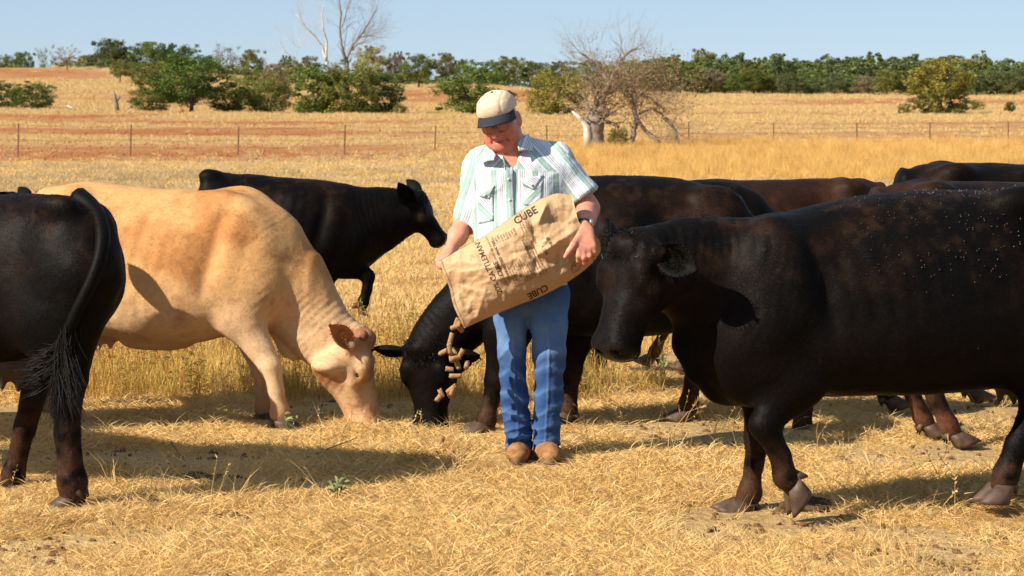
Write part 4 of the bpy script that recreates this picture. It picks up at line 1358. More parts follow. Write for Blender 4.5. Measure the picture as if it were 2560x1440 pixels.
legs = [dict(J=[(L(1900, 850, .15), .15), (L(1985, 960, .19), .105), (L(1912, 1062, .20), .068), (L(1950, 1140, .20), .044), (L(1962, 1192, .20), .054), (L(1981, 1210, .20), .052)], fwd=(.5, 0, -.85), up=(.78, 0, .55), hs=1.05, flat=1.3),
        dict(J=[(L(1880, 850, -.13), .14), (L(1900, 960, -.16), .09), (L(1894, 1090, -.16), .062), (L(1886, 1160, -.16), .042), (L(1874, 1232, -.16), .055), (L(1862, 1256, -.16), .052)], fwd=(1, 0, 0), up=(-.45, 0, 1), hs=1.1),
        dict(J=[(L(2680, 640, .15), .24), (L(2580, 860, .19), .17), (L(2590, 1010, .19), .075), (L(2545, 1110, .19), .054), (L(2515, 1185, .19), .060), (L(2505, 1212, .19), .056)], hind=True, fwd=(.8, 0, -.4), up=(-.05, 0, 1), hs=1.1),
        dict(J=[(L(2680, 640, -.15), .24), (L(2680, 860, -.16), .16), (L(2760, 1010, -.16), .07), (L(2740, 1130, -.16), .05), (L(2720, 1220, -.16), .058), (L(2712, 1240, -.16), .054)], hind=True, fwd=(1, 0, 0), hs=1.1)]
root_g, tr_g = make_cow('large black cow in front at right facing left with one foreleg raised', O, yaw, trunk, neck, head, legs, 'black', .0125, extra,
         ears={1: dict(out=.8, n=-.35, a=.22, fn=.7, fa=.15, fs=.2, len=.18, w=.068), -1: dict(out=.50, n=-.3, a=-.85, fn=.5, fa=.0, fs=.4, len=.16, w=.055)}, fringe=200, seed=5,
         tail=dict(pts=[L(2795, 520), L(2825, 600), L(2835, 760), L(2830, 900)]),
         udder=dict(c=L(2545, 915), r=(.16, .13, .13), teats=[L(2535, 960, .06), L(2500, 955, .05)], mat=m_udder_dark))

# ---- cattle further back built on one plan
def plan(Ssc=1.0, graze=False, stride=(0, 0, 0, 0), tailx=True, head_up=.1, turn=0.0, depth=1.0):
    T_ = lambda x, z, y=0.0: np.array([x * Ssc, y * Ssc, z * Ssc])
    trunk = [(-.83, 1.10, .86, .05), (-.81, 1.22, .78, .13), (-.72, 1.295, .70, .20), (-.52, 1.325, .62, .26), (-.28, 1.325, .55, .32), (0, 1.315, .51, .355), (.25, 1.315, .51, .34),
             (.45, 1.325, .54, .28), (.60, 1.29, .58, .22), (.72, 1.22, .64, .16), (.80, 1.12, .74, .10)]
    trunk = [tuple(v * Ssc for v in s_) for s_ in trunk]
    if graze:
        nk = [(.58, .98, 0, .24), (.86, .78, 0, .17), (1.06, .58, 0, .13), (1.12, .50, 0, .12)]; hp, ha = T_(1.14, .47), np.array([.25, 0, -.97])
    else:
        nk = [(.58, 1.0, 0, .24), (.88, 1.10 + head_up * .5, 0, .165), (1.08, 1.18 + head_up, 0, .13), (1.13, 1.2 + head_up, 0, .12)]; hp, ha = T_(1.17, 1.24 + head_up), np.array([.70, turn, -.71])
    ha = ha / np.linalg.norm(ha)
    n = np.array([.71, 0, .70]) if not graze else np.array([.97, 0, .25])
    n = n - ha * (n @ ha); n /= np.linalg.norm(n)
    neck = [(T_(x, z, y), r * Ssc) for x, z, y, r in nk]
    head = dict(P=hp, a=ha, n=n, L=.47 * Ssc, S=Ssc)
    lg = []
    for i, sd in enumerate((1, -1)):
        d = stride[i]
        lg.append(dict(J=[(T_(.48, .88, sd * .16), .15 * Ssc), (T_(.40 + d * .2, .68, sd * .18), .105 * Ssc), (T_(.46 + d * .6, .40, sd * .17), .058 * Ssc), (T_(.45 + d * .85, .25, sd * .17), .040 * Ssc),
                         (T_(.46 + d, .12, sd * .17), .05 * Ssc), (T_(.49 + d, .075, sd * .17), .046 * Ssc)], fwd=(1, 0, 0), hs=1.0))
    for i, sd in enumerate((1, -1)):
        d = stride[2 + i]
        lg.append(dict(J=[(T_(-.58, 1.0, sd * .14), .22 * Ssc), (T_(-.42 + d * .2, .70, sd * .17), .145 * Ssc), (T_(-.66 + d * .65, .44, sd * .16), .065 * Ssc), (T_(-.63 + d * .85, .27, sd * .16), .046 * Ssc),
                         (T_(-.58 + d, .12, sd * .16), .053 * Ssc), (T_(-.55 + d, .075, sd * .16), .048 * Ssc)], hind=True, fwd=(1, 0, 0), hs=1.0))
    tail = dict(rad=[.035, .030, .022, .014], pts=[T_(-.68, 1.22), T_(-.78, 1.19), T_(-.842, 1.10), T_(-.855, .95), T_(-.87, .72), T_(-.86, .5)], switch=dict(n=120, len=.25, dirs=[(-.1, 0, -1)]))
    return dict(trunk=trunk, neck=neck, head=head, legs=lg, tail=tail)

def far_cow(label, px_rump, Y, left, Ssc, coat='black', yaw_extra=0, vox=.018, seed=9, ears=None, **kw):
    yaw = R(180 if left else 0) + R(yaw_extra)
    p = plan(Ssc, **kw)
    x_r = (px_rump - 1280) / FPX * Y
    O = (x_r + .83 * Ssc * math.cos(yaw) * 1.0, Y + .83 * Ssc * math.sin(yaw))
    ex = [ell(np.array([-.52, sg * .18, 1.27]) * Ssc, (.10 * Ssc, .07 * Ssc, .06 * Ssc), .1) for sg in (-1, 1)]
    return make_cow(label, O, yaw, p['trunk'], p['neck'], p['head'], p['legs'], coat, vox, ex, tail=p['tail'], fringe=30, seed=seed, S=Ssc, ears=ears, hair=16000)

far_cow('black cow mostly hidden behind the cow grazing behind the man', 1262, 13.35, False, .96, seed=11, graze=True, stride=(0.05, .1, .12, .05))
far_cow('reddish brown cow far behind, its back showing between two black cows', 2225, 14.75, True, .935, 'red', seed=12, graze=True, stride=(.12, .32, .1, -.1), yaw_extra=4)
far_cow('dark brown cow with a dusty back just behind the large black cow', 2158, 11.35, False, 1.0, 'brown', seed=13, stride=(.1, -.1, .1, .16), yaw_extra=3)
far_cow('black cow in the upper right corner, furthest behind the large black cow', 2225, 12.75, False, 1.045, seed=14, stride=(.1, -.1, .22, -.30), yaw_extra=2)
far_cow('black cow between the tan cow and the left edge, only its ear and back showing', -905, 11.60, False, .985, seed=15, head_up=-.06, stride=(-.15, -.3, .1, -.1), yaw_extra=-4,
        ears={1: dict(out=.55, n=.15, a=-.75, fn=.4, fa=.1, fs=.6, len=.2, w=.06), -1: dict(out=.6, n=.1, a=-.75, fn=.4, fa=.1, fs=.6, len=.2, w=.06)})

# flies on the back of the large black cow
fb = [o for o in root_g.children if o.name.split('.')[0] == 'body'][0]
bpy.context.view_layer.update()
me = fb.data
co = np.zeros(len(me.vertices) * 3, np.float32); me.vertices.foreach_get('co', co); co = co.reshape(-1, 3)
no = np.zeros(len(me.vertices) * 3, np.float32); me.vertices.foreach_get('normal', no); no = no.reshape(-1, 3)
sel = np.where((co[:, 0] > -.7) & (co[:, 0] < .75) & (co[:, 1] > .02) & (co[:, 2] > .6))[0]
pw = np.exp(-((1.28 - co[sel, 2]) / .24) ** 2) * np.exp(-((co[sel, 0] - .28) / .42) ** 2) * sstep(.35, .6, fbm(co[sel] * 5, 3, 2)) + .012
pick = rng.choice(sel, 240, replace=False, p=pw / pw.sum())
mb = MB()
for i in pick:
    p, n_ = Vector(co[i]), Vector(no[i])
    a_ = n_.cross(Vector((rng.normal(), rng.normal(), rng.normal()))).normalized(); b_ = n_.cross(a_)
    p = p + n_ * .004
    l, w_ = .0038, .0022
    mb.add([p + a_ * l, p + b_ * w_, p - a_ * l, p - b_ * w_, p + n_ * .005, p - n_ * .002], [(0, 1, 4), (1, 2, 4), (2, 3, 4), (3, 0, 4), (1, 0, 5), (2, 1, 5), (3, 2, 5), (0, 3, 5)])
fl = mb.build('flies', simple('fly_bodies', (.06, .043, .03), .5, .4, .4, 80, 0), smooth=False)
fl.matrix_world = root_g.matrix_world
tag(fl, 'many small flies sitting on the back of the large black cow', kind='stuff')
# ------------------------------------------------------------------ the man
MY = 10.87
OM = Vector((0.115, MY, 0))
man = thing('person', 'man in a tan cap, striped short sleeved shirt and jeans pouring feed from a sack', 'person', OM)
def M(px, py, dy=0.0):
    p = at_y(px, py, MY + dy)
    return np.array([p[0] - OM.x, dy, p[2]])

m_skin, t, b = new_mat('skin')
at = N(t, 'ShaderNodeAttribute', attribute_name='Col')
n1 = noise_tex(t, 55, 4, .6); n2 = noise_tex(t, 240, 2)
c = mixc(t, 1.0, at.outputs[0], ramp(t, n1, [(.25, (.80, .76, .74)), (.75, (1.15, 1.12, 1.12))]), 'MULTIPLY')
t.links.new(c, b.inputs['Base Color']); b.inputs['Roughness'].default_value = .5; b.inputs['Specular IOR Level'].default_value = .35
b.inputs['Subsurface Weight'].default_value = .12; b.inputs['Subsurface Radius'].default_value = (.012, .005, .003); b.inputs['Subsurface Scale'].default_value = .5
bump(t, b, n2, .15, .002)

# head frame
def rotm(ax, a):
    return np.array(Matrix.Rotation(a, 3, ax))
Rh = rotm('Y', R(-11)) @ rotm('Z', R(-17)) @ rotm('X', R(17))
Hc = M(1251, 304, -.045)
ex, ey, ez = Rh @ np.array([1, 0, 0]), Rh @ np.array([0, -1, 0]), Rh @ np.array([0, 0, 1])
def HP(r, f, u): return Hc + ex * r + ey * f + ez * u
Rrows = np.stack([ex, ey, ez])

def skin_prims():
    p = [ell(HP(0, -.012, .040), (.081, .100, .098), .03, Rrows),
         ell(HP(0, .022, -.035), (.072, .074, .088), .05, Rrows),
         ell(HP(0, .070, -.102), (.030, .024, .022), .035, Rrows),
         ell(HP(0, .045, -.092), (.064, .055, .032), .04, Rrows),
         cone(HP(0, .092, .022), HP(0, .120, -.026), .011, .0195, .016),
         cone(HP(-.046, .074, .034), HP(.046, .074, .034), .017, .017, .02),
         ell(HP(0, .086, -.062), (.028, .016, .020), .02, Rrows)]
    for s in (-1, 1):
        p += [ell(HP(s * .044, .060, -.020), (.028, .026, .024), .03, Rrows),
              ell(HP(s * .054, .036, -.066), (.032, .045, .036), .03, Rrows),
              ell(HP(s * .018, .106, -.030), (.013, .014, .012), .010, Rrows),
              ell(HP(s * .034, .099, .010), (.022, .019, .014), .012, Rrows, sub=True),
              ell(HP(s * .034, .082, .006), (.019, .012, .012), .008, Rrows),
              cone(HP(s * .020, .0935, .011), HP(s * .049, .086, .010), .0062, .0055, .008), cone(HP(s * .020, .092, -.006), HP(s * .048, .086, -.005), .0050, .0045, .008),
              cone(HP(s * .022, .098, -.040), HP(s * .042, .084, -.074), .005, .004, .010, sub=True),
              ell(HP(s * .091, -.006, -.002), (.011, .026, .036), .012, Rrows @ rotm('Z', 0)),
              ell(HP(s * .099, .004, .004), (.008, .012, .018), .008, Rrows, sub=True)]
    p += [cone(HP(-.026, .101, -.066), HP(.026, .101, -.066), .0042, .0042, .006, sub=True)]
    # neck
    p += [cone(HP(0, -.025, -.06), M(1288, 402, .02), .068, .076, .05), cone(HP(0, .02, -.11), M(1276, 402, -.03), .045, .05, .04)]
    return p

def arm_prims(kl=0.0):
    # joints: image right arm (his left), image left arm (his right)
    S1, E1, W1 = M(1408, 408, 0), M(1468, 522, -.03), M(1460, 566, -.30)
    S2, E2, W2 = M(1190, 416, 0), M(1163, 556, -.01), M(1127, 622, -.15)
    p = [cone(S1, E1, .062, .052, .03), cone(E1, E1 * .45 + W1 * .55, .053, .046, .04), cone(E1 * .5 + W1 * .5, W1, .046, .031, .03, flat=((0, 0, 1), 1.0)),
         cone(S2, E2, .058, .047, .03), cone(E2, E2 * .5 + W2 * .5, .048, .042, .04), cone(E2 * .5 + W2 * .5, W2, .042, .029, .03)]
    return p, (W1, W2)

def finger(pts, r0, r1, k=.008):
    out = []
    n = len(pts) - 1
    for i in range(n):
        a = r0 + (r1 - r0) * i / n; b_ = r0 + (r1 - r0) * (i + 1) / n
        out.append(cone(pts[i], pts[i + 1], a, b_, k if i else .012))
    return out

ap, (W1, W2) = arm_prims()
hand = []
# his left hand, back towards the viewer, fingers closing over the sack edge
K = [M(1447, 622, -0.396), M(1460, 626, -0.394), M(1473, 624, -0.384), M(1484, 616, -0.370)]
Ft = [[(1446, 640, -0.410), (1446, 652, -0.393), (1449, 657, -0.370)], [(1460, 645, -0.410), (1461, 657, -0.391), (1463, 661, -0.366)],
      [(1474, 641, -0.401), (1475, 652, -0.383), (1476, 656, -0.360)], [(1486, 631, -0.384), (1486, 641, -0.370), (1486, 645, -0.352)]]
for k, (kn, f, r_) in enumerate(zip(K, Ft, (.0125, .013, .0125, .0108))):
    hand.append(cone(W1 * .8 + kn * .2 + np.array([(-.018, -.006, .006, .018)[k], 0, 0]), kn, .020, .0145, .02))
    hand += finger([kn] + [M(*q) for q in f], r_, r_ * .8)
hand += finger([W1 * .6 + K[0] * .4 + np.array([-.012, -.004, 0]), M(1434, 612, -0.403), M(1423, 628, -0.408), M(1413, 642, -0.405)], .018, .0105, .012)
# his right hand holding the open mouth corner
K2 = [M(1100, 644, -.205), M(1106, 648, -.225), M(1114, 648, -.24), M(1122, 646, -.245)]
F2 = [[(1094, 652, -.235), (1096, 664, -.250), (1102, 668, -.235)], [(1100, 657, -.252), (1102, 667, -.26), (1107, 671, -.245)],
      [(1108, 658, -.262), (1110, 667, -.268), (1114, 671, -.252)], [(1117, 656, -.265), (1118, 663, -.270), (1121, 667, -.256)]]
for k, (kn, f, r_) in enumerate(zip(K2, F2, (.0125, .0125, .012, .0105))):
    hand.append(cone(W2 * .75 + kn * .25, kn, .0195, .0145, .02))
    hand += finger([kn] + [M(*q) for q in f], r_, r_ * .8)
hand += finger([W2 * .6 + K2[3] * .4, M(1128, 642, -.205), M(1131, 652, -.215), M(1127, 660, -.22)], .016, .010, .012)

torso_st = [(375, 1258, 1335, .052), (388, 1215, 1388, .088), (405, 1186, 1416, .112), (440, 1176, 1420, .130), (500, 1180, 1412, .142), (560, 1182, 1402, .155), (620, 1183, 1400, .160), (690, 1210, 1408, .152), (735, 1226, 1420, .135)]
def torso(grow=0.0):
    st = []
    for py, xl, xr, hw in torso_st:
        a, b_ = M(xl, py), M(xr, py)
        st.append((a[2], b_[0] + grow, a[0] - grow, hw + grow))
    return loft((0, .0, 0), (0, 0, 1), (0, 1, 0), (1, 0, 0), st, .05, 2.4)
belly = lambda g: ell(M(1300, 600, -.07), (.165 + g, .115 + g, .17), .10)

LEGS = {0: [(1282, 745, 0, .092), (1277, 800, -.01, .083), (1279, 885, -.03, .068), (1285, 990, -.02, .062), (1296, 1119, -.01, .063)],
        1: [(1370, 745, 0, .096), (1370, 808, -.04, .085), (1375, 884, -.085, .073), (1374, 990, -.07, .065), (1366, 1107, -.06, .062)]}
body_pr = skin_prims() + ap + hand + [torso(-.02)]
for s in (0, 1):
    q = LEGS[s]
    for a, b_ in zip(q[:-1], q[1:]):
        body_pr.append(cone(M(*a[:3]), M(*b_[:3]), a[3] * .82, b_[3] * .78, .03))
vox = .0052
F, Lo = field(body_pr, vox)
V, Qd = surfnets(F, Lo, vox, 1)
base = np.array([.60, .255, .165])
n1 = fbm(V * 22, 3, 3)
col = np.repeat(base[None], len(V), 0) * (1 + (n1 - .5) * .35)[:, None]
d = V - Hc; r_, f_, u_ = d @ ex, d @ ey, d @ ez
inhead = (np.abs(r_) < .12) & (np.abs(f_) < .14) & (u_ > -.14) & (u_ < .16)
red = np.array([.53, .155, .095])
fr = np.clip(sstep(.02, .09, f_) + .5 * sstep(.07, .09, np.abs(r_)), 0, 1) * inhead
col = col + (red - col) * (fr * .8)[:, None]
lip = np.exp(-((u_ + .067) / .009) ** 2 - (r_ / .026) ** 2) * (f_ > .08)
col = col + (np.array([.26, .07, .055]) - col) * (lip * .85)[:, None]
gry = inhead * sstep(.062, .075, np.abs(r_)) * (f_ < .040) * (f_ > -.09) * sstep(-.02, .0, u_) * (np.abs(r_) < .087)
hb = inhead * (f_ < -.02) * sstep(-.075, -.05, u_)
gr = np.maximum(gry * .55, hb)
col = col + (np.array([.52, .50, .48]) - col) * gr[:, None]
br = np.exp(-((u_ - .036) / .007) ** 2) * (np.abs(r_) > .014) * (np.abs(r_) < .055) * (f_ > .06) * inhead
col = col + (np.array([.16, .10, .08]) - col) * (br * .9)[:, None]
add_mesh('body', V, Qd, m_skin, man, col)
for s in (-1, 1):
    mb = MB(); bm = bmesh.new(); bmesh.ops.create_icosphere(bm, subdivisions=2, radius=.0095)
    mb.add([Vector(v.co) + Vector(HP(s * .034, .0855, .006)) for v in bm.verts], [tuple(v.index for v in f.verts) for f in bm.faces]); bm.free()
    mb.build('eye', simple('eye_dark', (.045, .028, .022), .3, .3, .1, 10, 0), man)

# ---- shirt
def fract_ramp(t, val, stops):
    fr = N(t, 'ShaderNodeMath', operation='FRACT'); t.links.new(val, fr.inputs[0])
    return ramp(t, fr.outputs[0], stops, 'CONSTANT')
m_shirt, t, b = new_mat('striped_cotton')
at = N(t, 'ShaderNodeAttribute', attribute_name='su')
ml = N(t, 'ShaderNodeMath', operation='MULTIPLY'); ml.inputs[1].default_value = 1 / .098; t.links.new(at.outputs['Fac'], ml.inputs[0])
W_, G_, K_, P_ = (.64, .68, .72), (.29, .43, .37), (.24, .25, .28), (.52, .51, .55)
st = [(0, G_), (.12, (.50, .58, .54)), (.14, G_), (.25, K_), (.27, W_), (.40, K_), (.42, P_), (.46, W_), (.50, K_), (.522, P_), (.56, W_), (.60, K_), (.622, P_), (.66, W_), (.70, K_), (.722, W_), (.78, (.40, .54, .48)), (.82, W_), (.88, K_), (.90, W_)]
c = fract_ramp(t, ml.outputs[0], st)
nw = noise_tex(t, 900, 2); n_f = noise_tex(t, 26, 4, .55)
c = mixc(t, 1.0, c, ramp(t, n_f, [(.3, (.93, .94, .96)), (.7, (1, 1, 1))]), 'MULTIPLY')
t.links.new(c, b.inputs['Base Color']); b.inputs['Roughness'].default_value = .85; b.inputs['Specular IOR Level'].default_value = .15
bump(t, b, n_f, .5, .012)
shirt_pr = [torso(.012), belly(.012)]
S1, E1 = M(1398, 418, 0), M(1456, 494, -.028)
S2, E2 = M(1202, 426, 0), M(1168, 545, -.008)
arms_sh = [cone(S1, E1, .075, .086, .06), cone(S2, E2, .072, .068, .06), cone(M(1302, 362, .03), M(1392, 386, .02), .050, .058, .06), cone(M(1245, 376, .03), M(1200, 402, .02), .046, .052, .06)]
shirt_pr += arms_sh
vox = .0058
F, Lo = field(shirt_pr, vox)
nx, ny, nz = F.shape
gp = np.stack(np.meshgrid(*[Lo[i] + vox * np.arange(F.shape[i]) for i in range(3)], indexing='ij'), -1)
def cutplane(F, p, n, near=None, rad=.16):
    d = ((gp - p) @ (n / np.linalg.norm(n))).astype(np.float32)
    m = np.ones(F.shape, bool) if near is None else (np.linalg.norm(gp - near, axis=-1) < rad)
    return np.where(m, np.maximum(F, d), F)
F = cutplane(F, E1 + (E1 - S1) / np.linalg.norm(E1 - S1) * .004, E1 - S1, E1 + (E1 - S1) * .6, .15)
F = cutplane(F, E2 + (E2 - S2) / np.linalg.norm(E2 - S2) * .004, E2 - S2, E2 + (E2 - S2) * .6, .13)
F = cutplane(F, M(1300, 712), np.array([0, 0, -1.0]))
# neck opening: a V at the throat
nc = cone(M(1283, 372, -.02), M(1276, 412, -.12), .066, .026, .01, sub=True)
F = -smin(-F, nc.f(gp).astype(np.float32), .008)
V, Qd = surfnets(F, Lo, vox, 2)
Nn = vnormals(V, Qd)
def capdist(V, a, b_):
    ab = b_ - a; tt = np.clip(((V - a) @ ab) / (ab @ ab), 0, 1)
    return np.linalg.norm(V - a - tt[:, None] * ab, axis=1), tt
d1, t1 = capdist(V, S1, E1 + (E1 - S1) * .1); d2, t2 = capdist(V, S2, E2 + (E2 - S2) * .1)
arm1 = (V[:, 0] > M(1400, 430)[0]) & (d1 < .1) & ((V - S1) @ (E1 - S1) > -.02 * np.linalg.norm(E1 - S1)); arm2 = (V[:, 0] < M(1190, 430)[0]) & (d2 < .095)
def folds(V, dirv, freq, seed, warp=.5):
    u = V @ np.asarray(dirv) * freq + fbm(V * 5, seed, 2) * 4 * warp
    return 1 - np.abs(np.sin(u))
fd = .35 * folds(V, (.5, 0, .85), 24, 80) + .5 * folds(V, (-.75, .2, .5), 17, 81, .9) + 1.0 * (fbm(V * 9, 82, 3) - .5)
fd = fd + 1.5 * (fbm(V * np.array([6, 6, 4.0]), 84, 2) - .5) + .8 * folds(V, (.8, .2, -.55), 13, 85, 1.2) - .4
amp = np.where(arm1 | arm2, .009, .0095)
V = V + Nn * (fd * amp)[:, None]
# stripe coordinate: vertical on the body, slanting on the yoke, along the sleeves
ang = V[:, 0] * 1.0 + .15 * (V[:, 1] + .1) * np.sign(V[:, 0])
mid = M(1272, 440)[0]
su = (V[:, 0] - mid) * 1.0 + .10 * (V[:, 2] - 1.2) * .25
yoke = V[:, 2] > M(1300, 418)[2] - .10 * np.abs(V[:, 0] - mid)
right = V[:, 0] > mid
su_y = np.where(right, .74 * (V[:, 0] - mid) + .68 * (V[:, 2]), .74 * (mid - V[:, 0]) + .68 * V[:, 2]) + .013
def arm_su(V, a, b_):
    ax = (b_ - a) / np.linalg.norm(b_ - a); sd = np.cross(ax, [0, 1, 0]); sd /= np.linalg.norm(sd)
    return (V - a) @ sd + .3 * V[:, 1]
su = np.where(yoke & ~(arm1 | arm2), su_y, su)
su = np.where(arm1, arm_su(V, S1, E1), su); su = np.where(arm2, arm_su(V, S2, E2), su)
su = su + (fbm(V * 10, 90, 2) - .5) * .012 + 4.0
shirt = add_mesh('shirt', V, Qd, m_shirt, man, attrs={'su': su})
sh_bvh = BVHTree.FromPolygons([Vector(v) for v in V], [tuple(q) for q in Qd])

def on_shirt(px, py, off, bvh=None):
    a = M(px, py, -.6); dv = Vector(ray(px, py)).normalized()
    h = (bvh or sh_bvh).ray_cast(Vector(a) , dv)
    p = h[0] if h[0] is not None else Vector(M(px, py, -.14))
    return p - dv * off

def patch(name, quad, nu, nv, off, th, sufn, mat=m_shirt, parent=None, lift=None, thin=.003):
    """thin cloth piece laid on the shirt; quad corners in photograph pixels: bl, br, tr, tl"""
    quad = [np.array(q, float) for q in quad]
    top, bot, su_ = [], [], []
    for j in range(nv + 1):
        for i in range(nu + 1):
            u, v = i / nu, j / nv
            q = (quad[0] * (1 - u) + quad[1] * u) * (1 - v) + (quad[3] * (1 - u) + quad[2] * u) * v
            l = lift(u, v) if lift else 0
            top.append(on_shirt(q[0], q[1], off + th + l)); bot.append(on_shirt(q[0], q[1], off - thin + l * .8)); su_.append(sufn(q[0], q[1]) if sufn else 0)
    W1_ = nu + 1; n0 = len(top)
    fs = []
    for j in range(nv):
        for i in range(nu):
            a = j * W1_ + i
            fs.append((a, a + 1, a + W1_ + 1, a + W1_)); fs.append((n0 + a, n0 + a + W1_, n0 + a + W1_ + 1, n0 + a + 1))
    rim = list(range(0, nu + 1)) + [j * W1_ + nu for j in range(1, nv + 1)] + [nv * W1_ + i for i in range(nu - 1, -1, -1)] + [j * W1_ for j in range(nv - 1, 0, -1)]
    for a, b_ in zip(rim, rim[1:] + rim[:1]): fs.append((a, n0 + a, n0 + b_, b_))
    return add_mesh(name, np.array([tuple(p) for p in top + bot]), fs, mat, parent or man, attrs={'su': np.array(su_ + su_)})

pm = 1 / 522.0
def collar_leaf(corners, flip):
    """folded collar leaf between four points: back top, outer tip, front tip, throat"""
    A_, B_, C_, D_ = [M(*c_) for c_ in corners]
    top, bt, su_ = [], [], []
    nu = nv = 8
    for j in range(nv + 1):
        for i in range(nu + 1):
            u, v = i / nu, j / nv
            p = (A_ * (1 - u) + D_ * u) * (1 - v) + (B_ * (1 - u) + C_ * u) * v
            p = p + np.array([0, -.010 * math.sin(math.pi * v * .8) - .004, .004 * math.sin(math.pi * u)])
            top.append(p); bt.append(p + np.array([0, .005, -.003])); su_.append((p[0] * (.9 if flip else 1.05) + p[2] * (-.35 if flip else .15)) + .03)
    fs = []; n0 = len(top); w_ = nu + 1
    for j in range(nv):
        for i in range(nu):
            a = j * w_ + i; fs.append((a, a + 1, a + w_ + 1, a + w_)); fs.append((n0 + a, n0 + a + w_, n0 + a + w_ + 1, n0 + a + 1))
    rim = list(range(nu + 1)) + [j * w_ + nu for j in range(1, nv + 1)] + [nv * w_ + i for i in range(nu - 1, -1, -1)] + [j * w_ for j in range(nv - 1, 0, -1)]
    for a, b_ in zip(rim, rim[1:] + rim[:1]): fs.append((a, n0 + a, n0 + b_, b_))
    add_mesh('collar', np.array(top + bt), fs, m_shirt, man, attrs={'su': np.array(su_ + su_)})
collar_leaf([(1322, 333, .04), (1334, 376, -.105), (1297, 377, -.150), (1292, 356, -.118)], True)
collar_leaf([(1212, 360, .03), (1203, 408, -.112), (1234, 400, -.158), (1240, 386, -.130)], False)
mb = MB()
ring = []
for i in range(29):
    a = R(52) + (2 * math.pi - R(104)) * i / 28
    ring.append((math.sin(a), -math.cos(a)))
cN = M(1283, 378, .0)
for i in range(28):
    q = []
    for (sx, cy), zz in ((ring[i], 0), (ring[i + 1], 0), (ring[i + 1], 1), (ring[i], 1)):
        q.append((cN[0] + sx * (.082 - .006 * zz), cN[1] + cy * (.088 - .006 * zz) + .008, cN[2] - .025 + zz * .052 + cy * .035))
    q2 = [(x_ * .94 + cN[0] * .06, y_ * .94 + cN[1] * .06, z_) for x_, y_, z_ in q]
    mb.add(q + q2, [(0, 1, 2, 3), (7, 6, 5, 4), (3, 2, 6, 7), (0, 4, 5, 1)])
mb.build('collar_stand', m_shirt, man)
patch('placket', [(1262, 690), (1288, 690), (1282, 402), (1262, 402)], 3, 24, .004, .005, lambda x, y: (x * .95 - y * .05) * pm)
diag = lambda x, y: (x * .75 + y * .66) * pm
patch('pocket', [(1308, 512), (1352, 520), (1358, 450), (1304, 458)], 8, 8, .000, .003, lambda x, y: (x * .70 + y * .72) * pm)
patch('pocket_flap', [(1306, 462), (1334, 474), (1358, 438), (1300, 446)], 10, 6, .003, .004, lambda x, y: (x * -.60 + y * .80) * pm + .02)
patch('pocket', [(1196, 560), (1234, 552), (1232, 470), (1192, 490)], 8, 8, .000, .003, lambda x, y: (x * .70 - y * .72) * pm)
patch('pocket_flap', [(1196, 490), (1222, 498), (1236, 464), (1192, 482)], 10, 6, .003, .004, lambda x, y: (x * .55 + y * .85) * pm)
m_button = simple('pearl_button', (.75, .75, .72), .3, .5, .05, 10, 0)
for px, py in ((1271, 448), (1274, 500), (1271, 560), (1330, 462), (1212, 488)):
    p = on_shirt(px, py, .011)
    mb = MB(); mb.tube([p + Vector((0, .006, 0)), p - Vector((0, .003, 0))], .0058, 10); mb.build('button', m_button, man)

# ---- cap
m_cap = simple('cap_canvas', (.60, .47, .32), .85, .15, .08, 60, .25)
m_brim = simple('cap_navy', (.016, .018, .026), .7, .3, .25, 200, .2)
cap_pr = [loft(HP(0, 0, 0), ez, ex, ey, [(.030, .106, -.116, .094), (.060, .111, -.116, .095), (.095, .112, -.106, .088), (.120, .100, -.088, .075), (.138, .072, -.062, .054), (.147, .040, -.035, .032)], .03, 2.2)]
vox = .005
F, Lo = field(cap_pr, vox)
gp2 = np.stack(np.meshgrid(*[Lo[i] + vox * np.arange(F.shape[i]) for i in range(3)], indexing='ij'), -1)
d = gp2 - Hc; uu, ff, rr_ = d @ ez, d @ ey, d @ ex
F = np.maximum(F, (.058 - uu).astype(np.float32))
V, Qd = surfnets(F, Lo, vox, 2)
Nn = vnormals(V, Qd); dd = V - Hc
seam = np.exp(-((np.abs(dd @ ex) - .052 - .02 * (dd @ ez - .1)) / .004) ** 2) * ((dd @ ey) > -.05)
V = V + Nn * ((fbm(V * 18, 5, 3) - .5) * .007 - seam * .0022)[:, None]
cap = add_mesh('cap', V, Qd, m_cap, man)
mb = MB()
nu, nv = 20, 8
for lay, off in ((0, .0022), (1, -.0022)):
    vs, fs = [], []
    for j in range(nv + 1):
        for i in range(nu + 1):
            u = -1 + 2 * i / nu; v = j / nv
            a = u * R(76)
            r0 = np.array([.092 * math.sin(a), -.004 + .108 * math.cos(a)])
            ln = .060 * (1 - abs(u) ** 3.2) ** .8 + .004
            r = r0 + np.array([.22 * math.sin(a), 1.0]) * ln * v
            dz = .066 - .027 * v - .026 * u * u * (0.35 + .65 * v) + off
            vs.append(HP(r[0], r[1], dz))
    for j in range(nv):
        for i in range(nu):
            a = j * (nu + 1) + i
            q = (a, a + 1, a + nu + 2, a + nu + 1)
            fs.append(q[::-1] if lay == 0 else q)
    mb.add(vs, fs)
n0 = (nu + 1) * (nv + 1)
rim = [nv * (nu + 1) + i for i in range(nu + 1)]
for a, b_ in zip(rim[:-1], rim[1:]): mb.f.append((a, a + n0, b_ + n0, b_))
mb.build('brim', m_brim, cap)
mb = MB(); mb.tube([HP(0, 0, .144), HP(0, 0, .153)], [.009, .006], 10); mb.build('cap_button', m_brim, cap)

